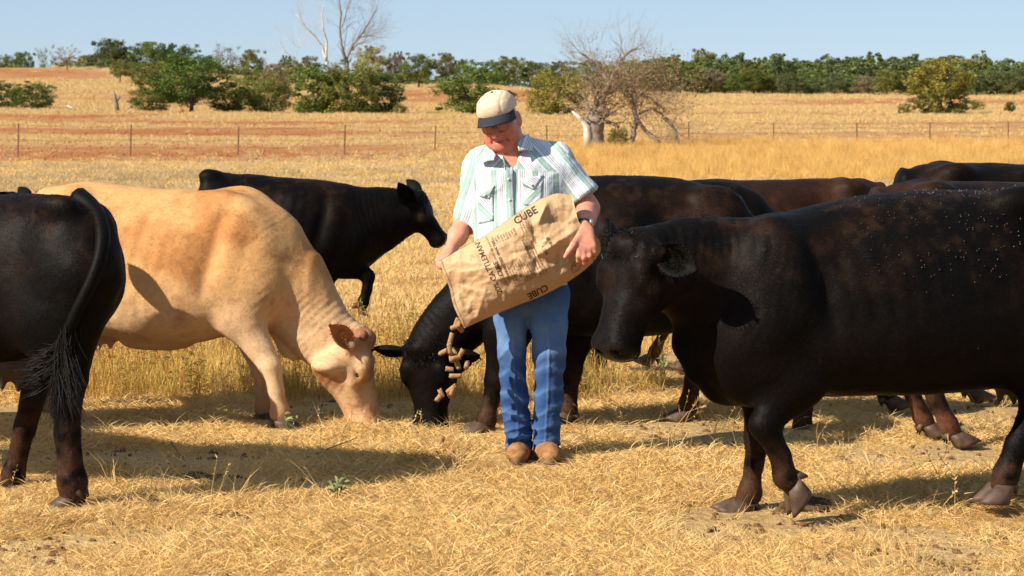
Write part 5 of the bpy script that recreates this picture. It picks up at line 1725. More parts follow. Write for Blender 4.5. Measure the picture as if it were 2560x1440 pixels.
# ---- glasses
m_wire_g = simple('glasses_wire', (.16, .12, .09), .3, .6, .1, 10, 0, .8)
m_lens, t, b = new_mat('lens_glass')
tp = N(t, 'ShaderNodeBsdfTransparent'); gl = N(t, 'ShaderNodeBsdfGlossy'); gl.inputs['Roughness'].default_value = .03
mx = N(t, 'ShaderNodeMixShader'); mx.inputs[0].default_value = .07
t.links.new(tp.outputs[0], mx.inputs[1]); t.links.new(gl.outputs[0], mx.inputs[2]); t.links.new(mx.outputs[0], t.nodes['Material Output'].inputs[0])
gls = None
mb = MB()
for s in (-1, 1):
    ring = []
    for i in range(25):
        a = 2 * math.pi * i / 24
        x = math.copysign(abs(math.cos(a)) ** .75, math.cos(a)) * .026; z = math.copysign(abs(math.sin(a)) ** .75, math.sin(a)) * .020
        ring.append(HP(s * .036 + x, .112 - abs(s * .036 + x) * .10, .004 + z))
    mb.tube(ring, .0017, 5, cap=False)
    mb.tube([HP(s * .062, .106, .012), HP(s * .086, .06, .014), HP(s * .094, -.01, .012)], .0013, 5)
mb.tube([HP(-.012, .112, .010), HP(0, .116, .013), HP(.012, .112, .010)], .0013, 5)
gls = mb.build('glasses', m_wire_g, man)
for s in (-1, 1):
    vs = [HP(s * .036, .110, .004)]
    for i in range(20):
        a = 2 * math.pi * i / 20
        x = math.copysign(abs(math.cos(a)) ** .75, math.cos(a)) * .0255; z = math.copysign(abs(math.sin(a)) ** .75, math.sin(a)) * .0195
        vs.append(HP(s * .036 + x, .1115 - abs(s * .036 + x) * .10, .004 + z))
    add_mesh('lens', np.array(vs), [(0, 1 + i, 1 + (i + 1) % 20) for i in range(20)], m_lens, gls)

# ---- wristwatch
ax = (W1 - E1); ax = ax / np.linalg.norm(ax)
wc = W1 - ax * .012
mb = MB()
s1 = np.cross(ax, [0, 0, 1.0]); s1 /= np.linalg.norm(s1); s2 = np.cross(s1, ax)
for lay, rad in ((0, .0365), (1, .0345)):
    for e in (-.009, .009): pass
vs, fs = [], []
for i in range(28):
    a = 2 * math.pi * i / 28
    for rad, e in ((.0345, -.009), (.0375, -.008), (.0375, .008), (.0345, .009)):
        vs.append(wc + (s1 * math.cos(a) + s2 * math.sin(a)) * rad + ax * e)
for i in range(28):
    j = (i + 1) % 28
    for k in range(4): fs.append((i * 4 + k, i * 4 + (k + 1) % 4, j * 4 + (k + 1) % 4, j * 4 + k))
mb.add(vs, fs)
wt = mb.build('wristwatch', simple('watch_strap', (.035, .018, .012), .5, .4, .3, 60, .2), man)
dv = np.array(M(1500, 556, -.33)) - wc; dv -= ax * (dv @ ax); dv /= np.linalg.norm(dv)
mb = MB(); mb.tube([wc + dv * .033, wc + dv * .044], .0165, 18); mb.build('watch_case', simple('watch_steel', (.6, .58, .52), .25, .5, .05, 10, 0, .9), wt)
mb = MB(); mb.tube([wc + dv * .0441, wc + dv * .0448], .0135, 18); mb.build('watch_dial', simple('watch_dial', (.75, .75, .73), .2, .5, .03, 10, 0), wt)

# ---- jeans
m_jean, t, b = new_mat('denim')
at = N(t, 'ShaderNodeAttribute', attribute_name='Col')
n1 = noise_tex(t, 12, 5, .6); n2 = noise_tex(t, 1, 2, .5, mapping=(900, 900, 160))
c = mixc(t, 1.0, at.outputs[0], ramp(t, n2, [(.3, (.78, .80, .84)), (.7, (1.2, 1.18, 1.14))]), 'MULTIPLY')
c = mixc(t, 1.0, c, ramp(t, n1, [(.3, (.85, .87, .9)), (.7, (1.1, 1.1, 1.08))]), 'MULTIPLY')
t.links.new(c, b.inputs['Base Color']); b.inputs['Roughness'].default_value = .85; b.inputs['Specular IOR Level'].default_value = .15
bump(t, b, n1, .4, .01)
jp = [ell(M(1326, 735, .005), (.185, .135, .13), .06)]
for s in (0, 1):
    q = LEGS[s]
    for a, b_ in zip(q[:-1], q[1:]): jp.append(cone(M(*a[:3]), M(*b_[:3]), a[3], b_[3], .022))
vox = .006
F, Lo = field(jp, vox)
gp = np.stack(np.meshgrid(*[Lo[i] + vox * np.arange(F.shape[i]) for i in range(3)], indexing='ij'), -1)
lm = gp[..., 0] < M(1330, 1100)[0]
F = np.where(lm, np.maximum(F, (M(1300, 1124)[2] - gp[..., 2]).astype(np.float32)), np.maximum(F, (M(1364, 1111)[2] - gp[..., 2]).astype(np.float32)))
F = np.maximum(F, (gp[..., 2] - M(1326, 688)[2]).astype(np.float32))
V, Qd = surfnets(F, Lo, vox, 2)
Nn = vnormals(V, Qd)
z = V[:, 2]; lft = V[:, 0] < M(1326, 900)[0]
kz = M(1284, 890)[2]
w1 = vnoise(V * np.array([9, 9, 4.0]), 60)
low = sstep(.62, .40, z)
rad = sstep(kz + .14, kz + .02, z) * sstep(kz - .2, kz - .02, z)
f1 = (1 - np.abs(np.sin(z * 34 + V[:, 0] * np.where(lft, 10, -8) + w1 * 5.5))) ** 2
f2 = (1 - np.abs(np.sin(z * 58 - V[:, 0] * 14 + vnoise(V * 7, 61) * 5))) ** 2
fmask = sstep(.38, .62, vnoise(V * np.array([9, 9, 5.0]), 64))
disp = f1 * .0065 * np.clip(low * .8 + rad * .45, 0, 1) * fmask + f2 * .012 * sstep(.40, .10, z) * sstep(.35, .6, vnoise(V * np.array([8, 8, 6.0]), 65)) + (fbm(V * 7, 62, 3) - .5) * .030 + (fbm(V * np.array([16, 16, 22.0]), 67, 2) - .5) * .014 * sstep(.8, .5, z)
cr = []
for s in (0, 1):
    q = LEGS[s]
    P_c = np.array([M(*a[:3]) for a in q])
    xc = np.interp(-z, -P_c[:, 2], P_c[:, 0] - .006 * (1 if s else -1)); yc = np.interp(-z, -P_c[:, 2], P_c[:, 1])
    cr.append(np.exp(-((V[:, 0] - xc + .008 * (w1 - .5)) / .0045) ** 2) * (V[:, 1] < yc))
crease = np.where(lft, cr[0], cr[1]) * sstep(.68, .55, z)
disp += crease * .006
hz = np.where(lft, M(1300, 1124)[2], M(1364, 1111)[2])
hem = np.exp(-((z - hz - .020) / .004) ** 2)
disp += -.0025 * hem + .002 * ((z - hz) < .018)
V = V + Nn * disp[:, None]
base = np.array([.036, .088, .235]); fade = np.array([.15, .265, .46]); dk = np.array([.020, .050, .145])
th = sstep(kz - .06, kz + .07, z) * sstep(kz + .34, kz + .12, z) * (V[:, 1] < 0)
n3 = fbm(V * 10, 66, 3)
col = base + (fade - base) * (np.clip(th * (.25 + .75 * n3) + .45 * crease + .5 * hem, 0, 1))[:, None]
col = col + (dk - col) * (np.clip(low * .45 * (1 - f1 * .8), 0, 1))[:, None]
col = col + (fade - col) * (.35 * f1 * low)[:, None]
sx = np.exp(-((np.abs(V[:, 0] - M(1326, 900)[0]) - .168) / .004) ** 2)
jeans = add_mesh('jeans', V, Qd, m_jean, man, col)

# ---- boots
m_boot = simple('tan_boot_leather', (.25, .125, .050), .75, .2, .4, 30, .6)
m_sole = simple('boot_sole', (.14, .085, .05), .8, .2, .3, 30, .3)
for (ax_, ay, ad), (tx, ty, td) in (((1300, 1122, -.01), (1294, 1148, -.20)), ((1364, 1112, -.05), (1377, 1158, -.23))):
    A = M(ax_, ay, ad); Tt = M(tx, ty, td); Tt[2] = .048; H_ = A.copy(); H_[1] += .05; H_[2] = .05
    bp = [cone(A + np.array([0, .01, .05]), A * .8 + H_ * .2 + np.array([0, 0, -.02]), .050, .052, .03), cone(H_, A + np.array([0, -.03, -.04]), .042, .052, .04),
          cone(A + np.array([0, -.02, -.03]), Tt + np.array([0, .06, .012]), .052, .046, .04), ell(Tt + np.array([0, .03, 0]), (.050, .07, .036), .04)]
    F, Lo = field(bp, .006)
    g3 = Lo[2] + .006 * np.arange(F.shape[2])
    F = np.maximum(F, (.028 - g3)[None, None, :].astype(np.float32))
    V, Qd = surfnets(F, Lo, .006, 2)
    Nn = vnormals(V, Qd); V = V + Nn * ((fbm(V * 16, 3, 3) - .5) * .008)[:, None]
    bt = add_mesh('boot', V, Qd, m_boot, man)
    mb = MB()
    vs = []
    n = 24
    for zz, g in ((.0, .0), (.014, .004), (.030, .003)):
        for i in range(n):
            a = 2 * math.pi * i / n
            fx = math.cos(a); fy = math.sin(a)
            cy = (H_[1] + Tt[1]) / 2; hl = abs(H_[1] - Tt[1]) / 2 + .052
            cx = (H_[0] + (Tt[0] - H_[0]) * (.5 - .5 * fy))
            vs.append((cx + fx * (.046 + g - .008 * (fy > 0)), cy + fy * (hl + g), zz + .012))
    fs = [(j * n + i, j * n + (i + 1) % n, (j + 1) * n + (i + 1) % n, (j + 1) * n + i) for j in range(2) for i in range(n)] + [tuple(range(n))[::-1], tuple(range(2 * n, 3 * n))]
    mb.add(vs, fs); mb.build('sole', m_sole, bt)

# ------------------------------------------------------------------ the paper feed sack
OB = Vector(at_y(1290, 650, MY - .27))
sack = thing('feed_sack', 'brown paper feed sack with black printing held open end down by the man', 'feed sack', OB)
def B(px, py, dy=0.0):
    p = at_y(px, py, OB.y + dy)
    return np.array([p[0] - OB.x, dy, p[2] - OB.z])
bot_l = np.array([(1160, 821), (1225, 792), (1290, 765), (1350, 742), (1400, 717), (1436, 694), (1470, 668), (1496, 640)], float)
top_l = np.array([(1097, 652), (1150, 622), (1205, 592), (1262, 554), (1318, 516), (1362, 492), (1392, 483), (1430, 487)], float)
rgt_l = np.array([(1496, 640), (1503, 618), (1497, 598), (1470, 576), (1448, 556), (1440, 530), (1430, 487)], float)
lft_l = np.array([(1160, 821), (1146, 792), (1133, 762), (1124, 722), (1110, 686), (1097, 652)], float)
def poly(l, n):
    s = np.concatenate([[0], np.cumsum(np.linalg.norm(np.diff(l, axis=0), axis=1))]); s /= s[-1]
    u = np.linspace(0, 1, n); t_, (x, y) = catmull(s, [l[:, 0], l[:, 1]], n)
    return np.stack([x, y], 1)
NU, NV = 110, 64
b_, t_, r_, l_ = poly(bot_l, NU), poly(top_l, NU), poly(rgt_l, NV), poly(lft_l, NV)
u = np.linspace(0, 1, NU)[:, None, None]; v = np.linspace(0, 1, NV)[None, :, None]
Pg = (1 - v) * b_[:, None] + v * t_[:, None] + (1 - u) * l_[None] + u * r_[None] - ((1 - u) * (1 - v) * b_[0] + u * (1 - v) * b_[-1] + (1 - u) * v * t_[0] + u * v * t_[-1])
U, Vv = np.repeat(u[:, :, 0], NV, 1), np.repeat(v[:, :, 0], NU, 0)
q = np.stack([Pg[..., 0] / 60, Pg[..., 1] / 60, 0 * U], -1)
def crease(p0, p1, wd, amp, fade=40):
    """valley or ridge between two photograph points"""
    p0, p1 = np.array(p0, float), np.array(p1, float); ab = p1 - p0
    tt = np.clip(((Pg - p0) @ ab) / (ab @ ab), 0, 1)
    d = np.linalg.norm(Pg - p0 - tt[..., None] * ab, axis=-1)
    return amp * np.exp(-(d / wd)) * np.sin(np.pi * (.08 + .84 * tt)) ** .6
bul = (1 - np.abs(2 * Vv - 1) ** 2.6) ** .75
thick = .020 + .085 * sstep(0, .35, U) * (1 - .55 * sstep(.72, 1, U))
rid = 1 - np.abs(2 * vnoise(q * 1.7, 4) - 1); rid2 = 1 - np.abs(2 * vnoise(q * np.array([3.4, 2.6, 1]) + 3, 5) - 1); rid3 = 1 - np.abs(2 * vnoise(q * 6.5 + 9, 6) - 1)
crump = (rid - .6) * .009 + (rid2 - .6) * .0065 + (rid3 - .6) * .0035
cre = (crease((1330, 560), (1342, 690), 16, -.032) + crease((1352, 545), (1420, 560), 14, -.035) + crease((1368, 505), (1345, 560), 12, .035) + crease((1300, 540), (1335, 570), 14, .03)
       + crease((1400, 600), (1395, 690), 14, -.028) + crease((1185, 800), (1150, 760), 10, .015) + crease((1200, 640), (1260, 760), 20, -.010) + crease((1340, 640), (1440, 575), 16, .035)
       + crease((1215, 720), (1190, 800), 9, .014) + crease((1440, 660), (1470, 610), 14, -.03) + crease((1310, 690), (1400, 660), 14, .018))
rc = np.random.default_rng(12)
for _ in range(26):
    c0 = np.array([rc.uniform(1120, 1450), 0.0]); c0[1] = np.interp(c0[0], [1100, 1450], [745, 590]) + rc.normal(0, 55)
    an = rc.uniform(0, math.pi); ln_ = rc.uniform(25, 75)
    dd_ = np.array([math.cos(an), math.sin(an)]) * ln_
    cre = cre + crease(c0 - dd_, c0 + dd_, rc.uniform(4, 9), rc.choice((-1, 1)) * rc.uniform(.004, .010))
edge = np.minimum(1, bul * 2.2)
dF = -(thick * bul) - (crump + cre) * edge * sstep(-.02, .06, U)
dK = .9 * thick * bul + crump * edge * .6
def grid3(D):
    G = np.zeros(Pg.shape[:2] + (3,))
    for i in range(NU):
        for j in range(NV): G[i, j] = B(Pg[i, j, 0], Pg[i, j, 1], D[i, j])
    return G
GF, GK = grid3(dF - .002), grid3(dK + .002)
gi = np.arange(NU * NV).reshape(NU, NV)
qf = np.stack([gi[:-1, :-1], gi[1:, :-1], gi[1:, 1:], gi[:-1, 1:]], -1).reshape(-1, 4)
qk = qf[:, ::-1] + NU * NV
def seam(a): return np.stack([a[:-1], a[:-1] + NU * NV, a[1:] + NU * NV, a[1:]], 1)
side = np.concatenate([seam(gi[:, 0])[:, ::-1], seam(gi[:, -1]), seam(gi[-1, :])[:, ::-1]])
m_paper, t, b = new_mat('kraft_paper')
n1 = noise_tex(t, 7, 5, .6); n2 = noise_tex(t, 90, 3, .6)
c = ramp(t, n1, [(.3, (.43, .265, .135)), (.7, (.53, .340, .182))])
c = mixc(t, .15, c, ramp(t, n2, [(.3, (.35, .2, .1)), (.7, (.75, .5, .28))]))
t.links.new(c, b.inputs['Base Color']); b.inputs['Roughness'].default_value = .55; b.inputs['Specular IOR Level'].default_value = .3
bump(t, b, noise_tex(t, 16, 4, .55, dist=1.2), .6, .010)
VS = np.concatenate([GF.reshape(-1, 3), GK.reshape(-1, 3)])
paper = add_mesh('paper_bag', VS, np.concatenate([qf, qk, side]), m_paper, sack)
bag_bvh = BVHTree.FromPolygons([Vector(p) for p in VS], [tuple(map(int, f)) for f in np.concatenate([qf, side])])
m_ink = simple('black_ink', (.045, .035, .028), .7, .2, .3, 120, 0)
m_ink2 = simple('brown_ink', (.17, .10, .055), .7, .2, .25, 120, 0)
m_green = simple('green_strip', (.02, .075, .05), .6, .3, .3, 30, .2)
m_thread = simple('white_thread', (.75, .74, .70), .7, .2, .05, 10, 0)

def project(px, py, off=.0016):
    o_ = Vector(B(px, py, -.35)); dv = Vector(ray(px, py)).normalized()
    h = bag_bvh.ray_cast(o_, dv)
    return (h[0] - dv * off) if h[0] is not None else None

def lay(name, polys, mat, off=.0016):
    """polys: triangles or quads in photograph pixels laid on the paper"""
    vs, fs = [], []
    for pl in polys:
        ps = [project(x, y, off) for x, y in pl]
        if any(p is None for p in ps): continue
        b0 = len(vs); vs += [tuple(p) for p in ps]; fs.append(tuple(range(b0, b0 + len(ps))))
    return add_mesh(name, np.array(vs), fs, mat, sack, smooth=False) if vs else None

def text_polys(txt, x, y, size, ang, bold=0.0, sx=1.0, align='LEFT', sub=True):
    """text as small polygons; (x, y) anchor, size in photograph pixels, ang degrees counter clockwise"""
    cu = bpy.data.curves.new('t', 'FONT'); cu.body = txt; cu.size = 1.0; cu.offset = bold; cu.align_x = align; cu.resolution_u = 3
    o = bpy.data.objects.new('t', cu); C.objects.link(o)
    dg = bpy.context.evaluated_depsgraph_get()
    me = bpy.data.meshes.new_from_object(o.evaluated_get(dg))
    bm = bmesh.new(); bm.from_mesh(me)
    if sub:
        bmesh.ops.triangulate(bm, faces=bm.faces[:])
        for _ in range(2):
            ed = [e for e in bm.edges if e.calc_length() * size > 7]
            if not ed: break
            bmesh.ops.subdivide_edges(bm, edges=ed, cuts=1)
            bmesh.ops.triangulate(bm, faces=bm.faces[:])
    ca, sa = math.cos(R(ang)), math.sin(R(ang))
    out = []
    for f in bm.faces:
        out.append([(x + (v.co.x * sx * ca - v.co.y * sa) * size, y - (v.co.x * sx * sa + v.co.y * ca) * size) for v in f.verts])
    bm.free(); bpy.data.objects.remove(o); bpy.data.curves.remove(cu); bpy.data.meshes.remove(me)
    return out

def serifs(x, y, size, ang, bars):
    ca, sa = math.cos(R(ang)), math.sin(R(ang))
    f = lambda a, b_: (x + (a * ca - b_ * sa) * size, y - (a * sa + b_ * ca) * size)
    return [[f(a, b_), f(c_, b_), f(c_, d_), f(a, d_)] for a, b_, c_, d_ in bars]
cube_bars = [(.62, .64, .92, .70), (1.06, .64, 1.30, .70), (1.40, -.01, 1.56, .05), (1.40, .64, 1.56, .70), (2.06, -.01, 2.22, .05), (2.06, .64, 2.22, .70), (2.52, .52, 2.60, .70), (2.54, -.01, 2.62, .18)]
lay('printed_name', text_polys('CUBE', 1290, 562, 26, 30, .028), m_ink)
lay('printed_name', text_polys('CUBE', 1366, 711, 22, 207, .028), m_ink)
lay('printed_grade', text_polys("20% CATTLEMAN'S", 1256, 731, 20, 114, .004, .90), m_ink)
lay('printed_grade', text_polys('CUBE', 1258, 688, 16, 113, .022), m_ink)
lay('printed_line', text_polys('For weaned beef cattle on pasture', 1269, 712, 9.5, 113, 0), m_ink2)
lay('printed_heading', text_polys('GUARANTEED ANALYSIS', 1277, 697, 9.5, 114, .012), m_ink)
rows = [('Crude Protein, min.', '20.00%'), ('Crude Fat, min.', '3.00%'), ('Crude Fiber, max.', '12.00%'), ('Calcium (Ca), min.', '0.60%'), ('Calcium (Ca), max.', '1.10%'), ('Phosphorus (P), min.', '0.75%'),
        ('Salt (NaCl), min.', '1.00%'), ('Potassium (K), min.', '1.10%'), ('Vitamin A, min.', '10,000')]
fine, rule = [], []
for i, (a, v_) in enumerate(rows):
    x0, y0 = 1293 + i * 6.0, 716 - i * 3.0
    fine += text_polys(a, x0, y0, 7.2, 114, .004, sub=False)
    fine += text_polys(v_, x0 - 53 + i * .6, y0 - 105, 7.2, 112, .004, sub=False)
    rule.append([(x0 - 16, y0 - 36), (x0 - 15.2, y0 - 36.2), (x0 - 49, y0 - 98), (x0 - 49.8, y0 - 98)])
lay('printed_table', fine, m_ink2); 
lay('printed_heading', text_polys('INGREDIENTS', 1330, 646, 8.5, 113, .01), m_ink)
lay('printed_heading', text_polys('FEEDING DIRECTIONS', 1342, 607, 8, 112, .008), m_ink2)
lay('printed_weight', text_polys('50 LB', 1384, 612, 11, 124, .01), m_ink)
lay('printed_weight', text_polys('BIG V', 1372, 634, 11, 124, .01), m_ink2)
para = []
for i, s_ in enumerate(['Plant Protein Products, Grain', 'By-Products, Roughage Products,', 'Molasses Products, Salt, Vitamin', 'Supplements, Trace Minerals']):
    para += text_polys(s_, 1340 + i * 6, 676 - i * 3, 6.2, 113, 0, sub=False)
for i, s_ in enumerate(['Feed 1 to 4 pounds per head daily', 'with good quality roughage. Provide', 'clean water and minerals free choice']):
    para += text_polys(s_, 1356 + i * 7, 690 - i * 4, 6.4, 118, 0, sub=False)
for i, s_ in enumerate(['Caution: store in a dry place', 'Use as directed on label', 'Keep fresh water available']):
    para += text_polys(s_, 1312 + i * 6, 585 - i * 4, 6.2, 112, 0, sub=False)
lay('printed_text', para, m_ink2)
# round stamp low on the right, sewn mouth tape, thread
stamp = []
for r0, r1 in ((17, 18.6), (11.5, 12.6)):
    for i in range(24):
        a, a2 = 2 * math.pi * i / 24, 2 * math.pi * (i + 1) / 24
        f = lambda r, a_: (1441 + r * .62 * math.cos(a_) + r * .35 * math.sin(a_), 664 - r * .95 * math.sin(a_))
        stamp.append([f(r0, a), f(r1, a), f(r1, a2), f(r0, a2)])
stamp += text_polys('V', 1439, 670, 13, 60, .02)
lay('printed_stamp', stamp, m_ink2)
stitch = []
for k in range(46):
    u0 = (k + .15) / 46; u1 = (k + .75) / 46
    a = lft_l[0] + 0; 
    i0, i1 = u0 * (NV - 1), u1 * (NV - 1)
    p0 = np.array([np.interp(i0, np.arange(NV), l_[:, c_]) for c_ in (0, 1)]); p1 = np.array([np.interp(i1, np.arange(NV), l_[:, c_]) for c_ in (0, 1)])
    d = (p1 - p0) / np.linalg.norm(p1 - p0); n_ = np.array([-d[1], d[0]])
    n_ = n_ if n_[0] > 0 else -n_
    stitch.append([p0 + n_ * 5.2, p1 + n_ * 5.2, p1 + n_ * 7.0, p0 + n_ * 7.0])
lay('stitching', stitch, simple('stitch_brown', (.30, .15, .07), .8, .1, .2, 20, 0))
mb = MB()
for a, b2 in (((1497, 604), (1500, 640)),):
    c0 = [B(1494, 598, -.012), B(1506, 612, -.010), B(1503, 640, -.012), B(1486, 650, -.016)]
    c1 = [p + np.array([0, .03, 0]) for p in c0]
    mb.add(c0 + c1, [(0, 1, 2, 3), (7, 6, 5, 4), (0, 4, 5, 1), (1, 5, 6, 2), (2, 6, 7, 3), (3, 7, 4, 0)])
mb.build('green_end_tape', m_green, sack, smooth=False)
mb = MB(); mb.tube([B(1132, 643, .03), B(1156, 632, .03), B(1158, 625, .03), B(1134, 636, .03)], .006, 5); mb.build('green_inner_tape', m_green, sack)
mb = MB(); mb.tube([B(1504, 636, -.01), B(1507, 650, -.01), B(1505, 660, -.012), B(1511, 682, -.01)], .0014, 5); mb.tube([B(1505, 660, -.012), B(1502, 667, -.012)], .0012, 4)
mb.build('loose_thread', m_thread, sack)

# ------------------------------------------------------------------ feed cubes
m_feed = simple('pressed_feed', (.33, .185, .082), .9, .1, .3, 90, .8)
def cube_mesh(seed):
    r = np.random.default_rng(seed)
    n = 10; vs, fs = [], []
    Lq = r.uniform(.034, .058); rad = .0118
    ringz = [(-.5, .80), (-.47, .97), (-.2, 1.0), (.1, .98), (.4, 1.0), (.47, .96), (.5, .78)]
    for zf, k in ringz:
        for i in range(n):
            a = 2 * math.pi * i / n; rr = rad * k * (1 + r.uniform(-.05, .05))
            vs.append((rr * math.cos(a), rr * math.sin(a), zf * Lq + (r.uniform(-.004, .004) if abs(zf) > .46 else 0)))
    for j in range(len(ringz) - 1):
        for i in range(n): fs.append((j * n + i, j * n + (i + 1) % n, (j + 1) * n + (i + 1) % n, (j + 1) * n + i))
    fs += [tuple(range(n))[::-1], tuple((len(ringz) - 1) * n + i for i in range(n))]
    o = add_mesh('feed_cube', np.array(vs), fs, m_feed); me = o.data; bpy.data.objects.remove(o)
    return me
fm = [cube_mesh(i) for i in range(5)]
GFEED = 'feed cubes falling from the sack'
cubes = [(1141, 808, 70, 'm'), (1139, 817, 20, 'm'), (1150, 821, 125, 'm'), (1147, 812, 60, 'm'), (1127, 847, 75, 'f'), (1124, 872, 95, 'f'), (1109, 880, 30, 'f'), (1136, 881, 120, 'f'), (1153, 882, 60, 'f'), (1128, 892, 100, 'f'),
         (1139, 895, 10, 'f'), (1144, 911, 110, 'f'), (1167, 912, 80, 'f'), (1124, 923, 170, 'f'), (1138, 940, 0, 'f'), (1131, 977, 70, 'f'), (1124, 986, 105, 'f'), (1103, 983, 115, 'f'), (1096, 996, 50, 'f'), (1129, 972, 40, 'f')]
single = {(1127, 847): 'topmost falling feed cube, alone just under the cubes at the sack mouth', (1167, 912): 'falling feed cube furthest to the right of the stream', (1138, 940): 'lone feed cube lying level below the falling cluster',
          (1096, 996): 'lowest falling feed cube, end on at the left of a pair', (1124, 923): 'level falling feed cube just above the lone lower level one', (1109, 880): 'falling feed cube seen end on, alone left of the cluster',
          (1124, 872): 'long upright falling feed cube at the top of the cluster', (1136, 881): 'tilted falling feed cube in the middle of the cluster', (1153, 882): 'falling feed cube at the right end of the cluster',
          (1128, 892): 'falling feed cube at the lower left of the cluster', (1139, 895): 'falling feed cube at the bottom of the cluster', (1144, 911): 'falling feed cube just under the cluster',
          (1131, 977): 'right cube of the low pair joined end to end', (1129, 972): 'upper cube touching the right one of the low pair', (1124, 986): 'lower cube touching the right one of the low pair', (1103, 983): 'upper cube of the lowest pair at left',
          (1141, 808): 'uppermost feed cube just leaving the sack corner', (1139, 817): 'lower left feed cube just leaving the sack corner', (1150, 821): 'feed cube leaving the sack corner nearest its tip', (1147, 812): 'feed cube squeezed between others at the sack corner'}
for i, (px, py, ang, kd) in enumerate(cubes):
    o = bpy.data.objects.new('feed_cube', fm[i % 5]); C.objects.link(o)
    o.location = at_y(px, py, MY - .27 + random.uniform(-.05, .03))
    o.rotation_euler = (R(90 + random.uniform(-35, 35)), R(random.uniform(-180, 180)), 0)
    o.rotation_euler = Matrix.Rotation(R(-(ang - 90)), 3, 'Y').to_4x4().to_euler() if kd == 'm' or (px, py) in ((1124, 872), (1138, 940), (1124, 923)) else (Matrix.Rotation(R(-(ang - 90)), 3, 'Y') @ Matrix.Rotation(R(random.uniform(-55, 55)), 3, 'X')).to_euler()
    lab = single.get((px, py)) or ('brown feed cube sliding out of the lower corner of the sack' if kd == 'm' else 'brown feed cube tumbling down in the middle of the falling stream')
    tag(o, lab, 'feed cube', GFEED if kd == 'f' else 'feed cubes sliding out of the sack corner')
for px, py in ((1104, 1135), (1085, 1150), (1128, 1150), (1150, 1160)):
    o = bpy.data.objects.new('feed_cube', fm[px % 5]); C.objects.link(o)
    Y = gy(py); p = at_y(px, py, Y); o.location = (p[0], p[1], float(gz(p[0], p[1])) + (.055 if px == 1104 else .03))
    o.rotation_euler = (R(15), R(12), 0) if px == 1104 else (R(80), 0, R(px * 7))
    tag(o, 'feed cube standing on end in the grass left of the man' if px == 1104 else {1085: 'feed cube lying furthest left on the grass', 1128: 'feed cube lying just below the upright one', 1150: 'feed cube lying nearest the boots of the man'}[px], 'feed cube', 'feed cubes already on the grass')
# ------------------------------------------------------------------ dry grass
def grass_mat(name, cols, trans=.3, rough=.75):
    m, t, b = new_mat(name)
    at = N(t, 'ShaderNodeAttribute', attribute_name='Col')
    oi = N(t, 'ShaderNodeObjectInfo')
    n = noise_tex(t, .9, 3, .6, coord='Object')
    geo = N(t, 'ShaderNodeNewGeometry')
    ns = N(t, 'ShaderNodeTexNoise'); ns.inputs['Scale'].default_value = .8; ns.inputs['Detail'].default_value = 4
    t.links.new(geo.outputs['Position'], ns.inputs['Vector'])
    md = N(t, 'ShaderNodeMath', operation='MULTIPLY_ADD'); md.inputs[1].default_value = .45
    t.links.new(oi.outputs['Random'], md.inputs[0])
    m2 = N(t, 'ShaderNodeMath', operation='MULTIPLY_ADD'); m2.inputs[1].default_value = 1.3; m2.inputs[2].default_value = -.38
    t.links.new(ns.outputs[0], m2.inputs[0]); t.links.new(m2.outputs[0], md.inputs[2])
    k = len(cols)
    c = ramp(t, md.outputs[0], [((i + .3) / k, cc) for i, cc in enumerate(cols)])
    c = mixc(t, 1.0, c, at.outputs[0], 'MULTIPLY')
    t.links.new(c, b.inputs['Base Color']); b.inputs['Roughness'].default_value = rough; b.inputs['Specular IOR Level'].default_value = .2
    tr = N(t, 'ShaderNodeBsdfTranslucent'); t.links.new(c, tr.inputs[0])
    mx = N(t, 'ShaderNodeMixShader'); mx.inputs[0].default_value = trans
    t.links.new(b.outputs[0], mx.inputs[1]); t.links.new(tr.outputs[0], mx.inputs[2])
    t.links.new(mx.outputs[0], t.nodes['Material Output'].inputs[0])
    return m
GM = {'mat': grass_mat('matted_dry_grass', [(.46, .27, .095), (.65, .42, .16), (.80, .58, .285), (.71, .48, .19), (.56, .345, .125)]),
      'gold': grass_mat('golden_tall_grass', [(.64, .39, .12), (.74, .50, .18), (.66, .41, .13)]),
      'weed': grass_mat('weed_stalks', [(.70, .47, .15), (.62, .42, .12), (.76, .54, .20)]),
      'stub': grass_mat('stubble', [(.56, .36, .15), (.70, .50, .24), (.62, .42, .19)]),
      'grey': grass_mat('greyish_grass', [(.44, .33, .20), (.52, .40, .24), (.48, .34, .18)])}
def gcoll(name, builders):
    c_ = bpy.data.collections.new(name)
    for i, f in enumerate(builders):
        mb, mat = f
        mb.build('%s_%02d' % (name, i), mat, coll=c_, smooth=False)
    return c_

def tuft(seed, n, rad, hmin, hmax, w, lean, col=(1, 1, 1)):
    random.seed(seed)
    mb = MB()
    for k in range(n):
        a = random.uniform(0, 6.283); r = rad * random.random() ** .6
        b_ = Vector((r * math.cos(a), r * math.sin(a), -.006))
        h = random.uniform(hmin, hmax)
        la = random.gauss(0, lean) if lean > 0 else random.choice((random.uniform(1.0, 1.6), random.uniform(1.15, 1.6), random.uniform(.8, 1.4)))
        az = random.uniform(0, 6.283)
        d = Vector((math.sin(la) * math.cos(az), math.sin(la) * math.sin(az), abs(math.cos(la)) * .9 + .05))
        f = random.uniform(.70, 1.22); g = random.uniform(.93, 1.07)
        mb.blade(b_, b_ + d * h, w * random.uniform(.7, 1.3), Vector((random.gauss(0, .12), random.gauss(0, .12), .10)) * h, (col[0] * f, col[1] * f * g, col[2] * f * g * random.uniform(.85, 1.05)))
    return mb

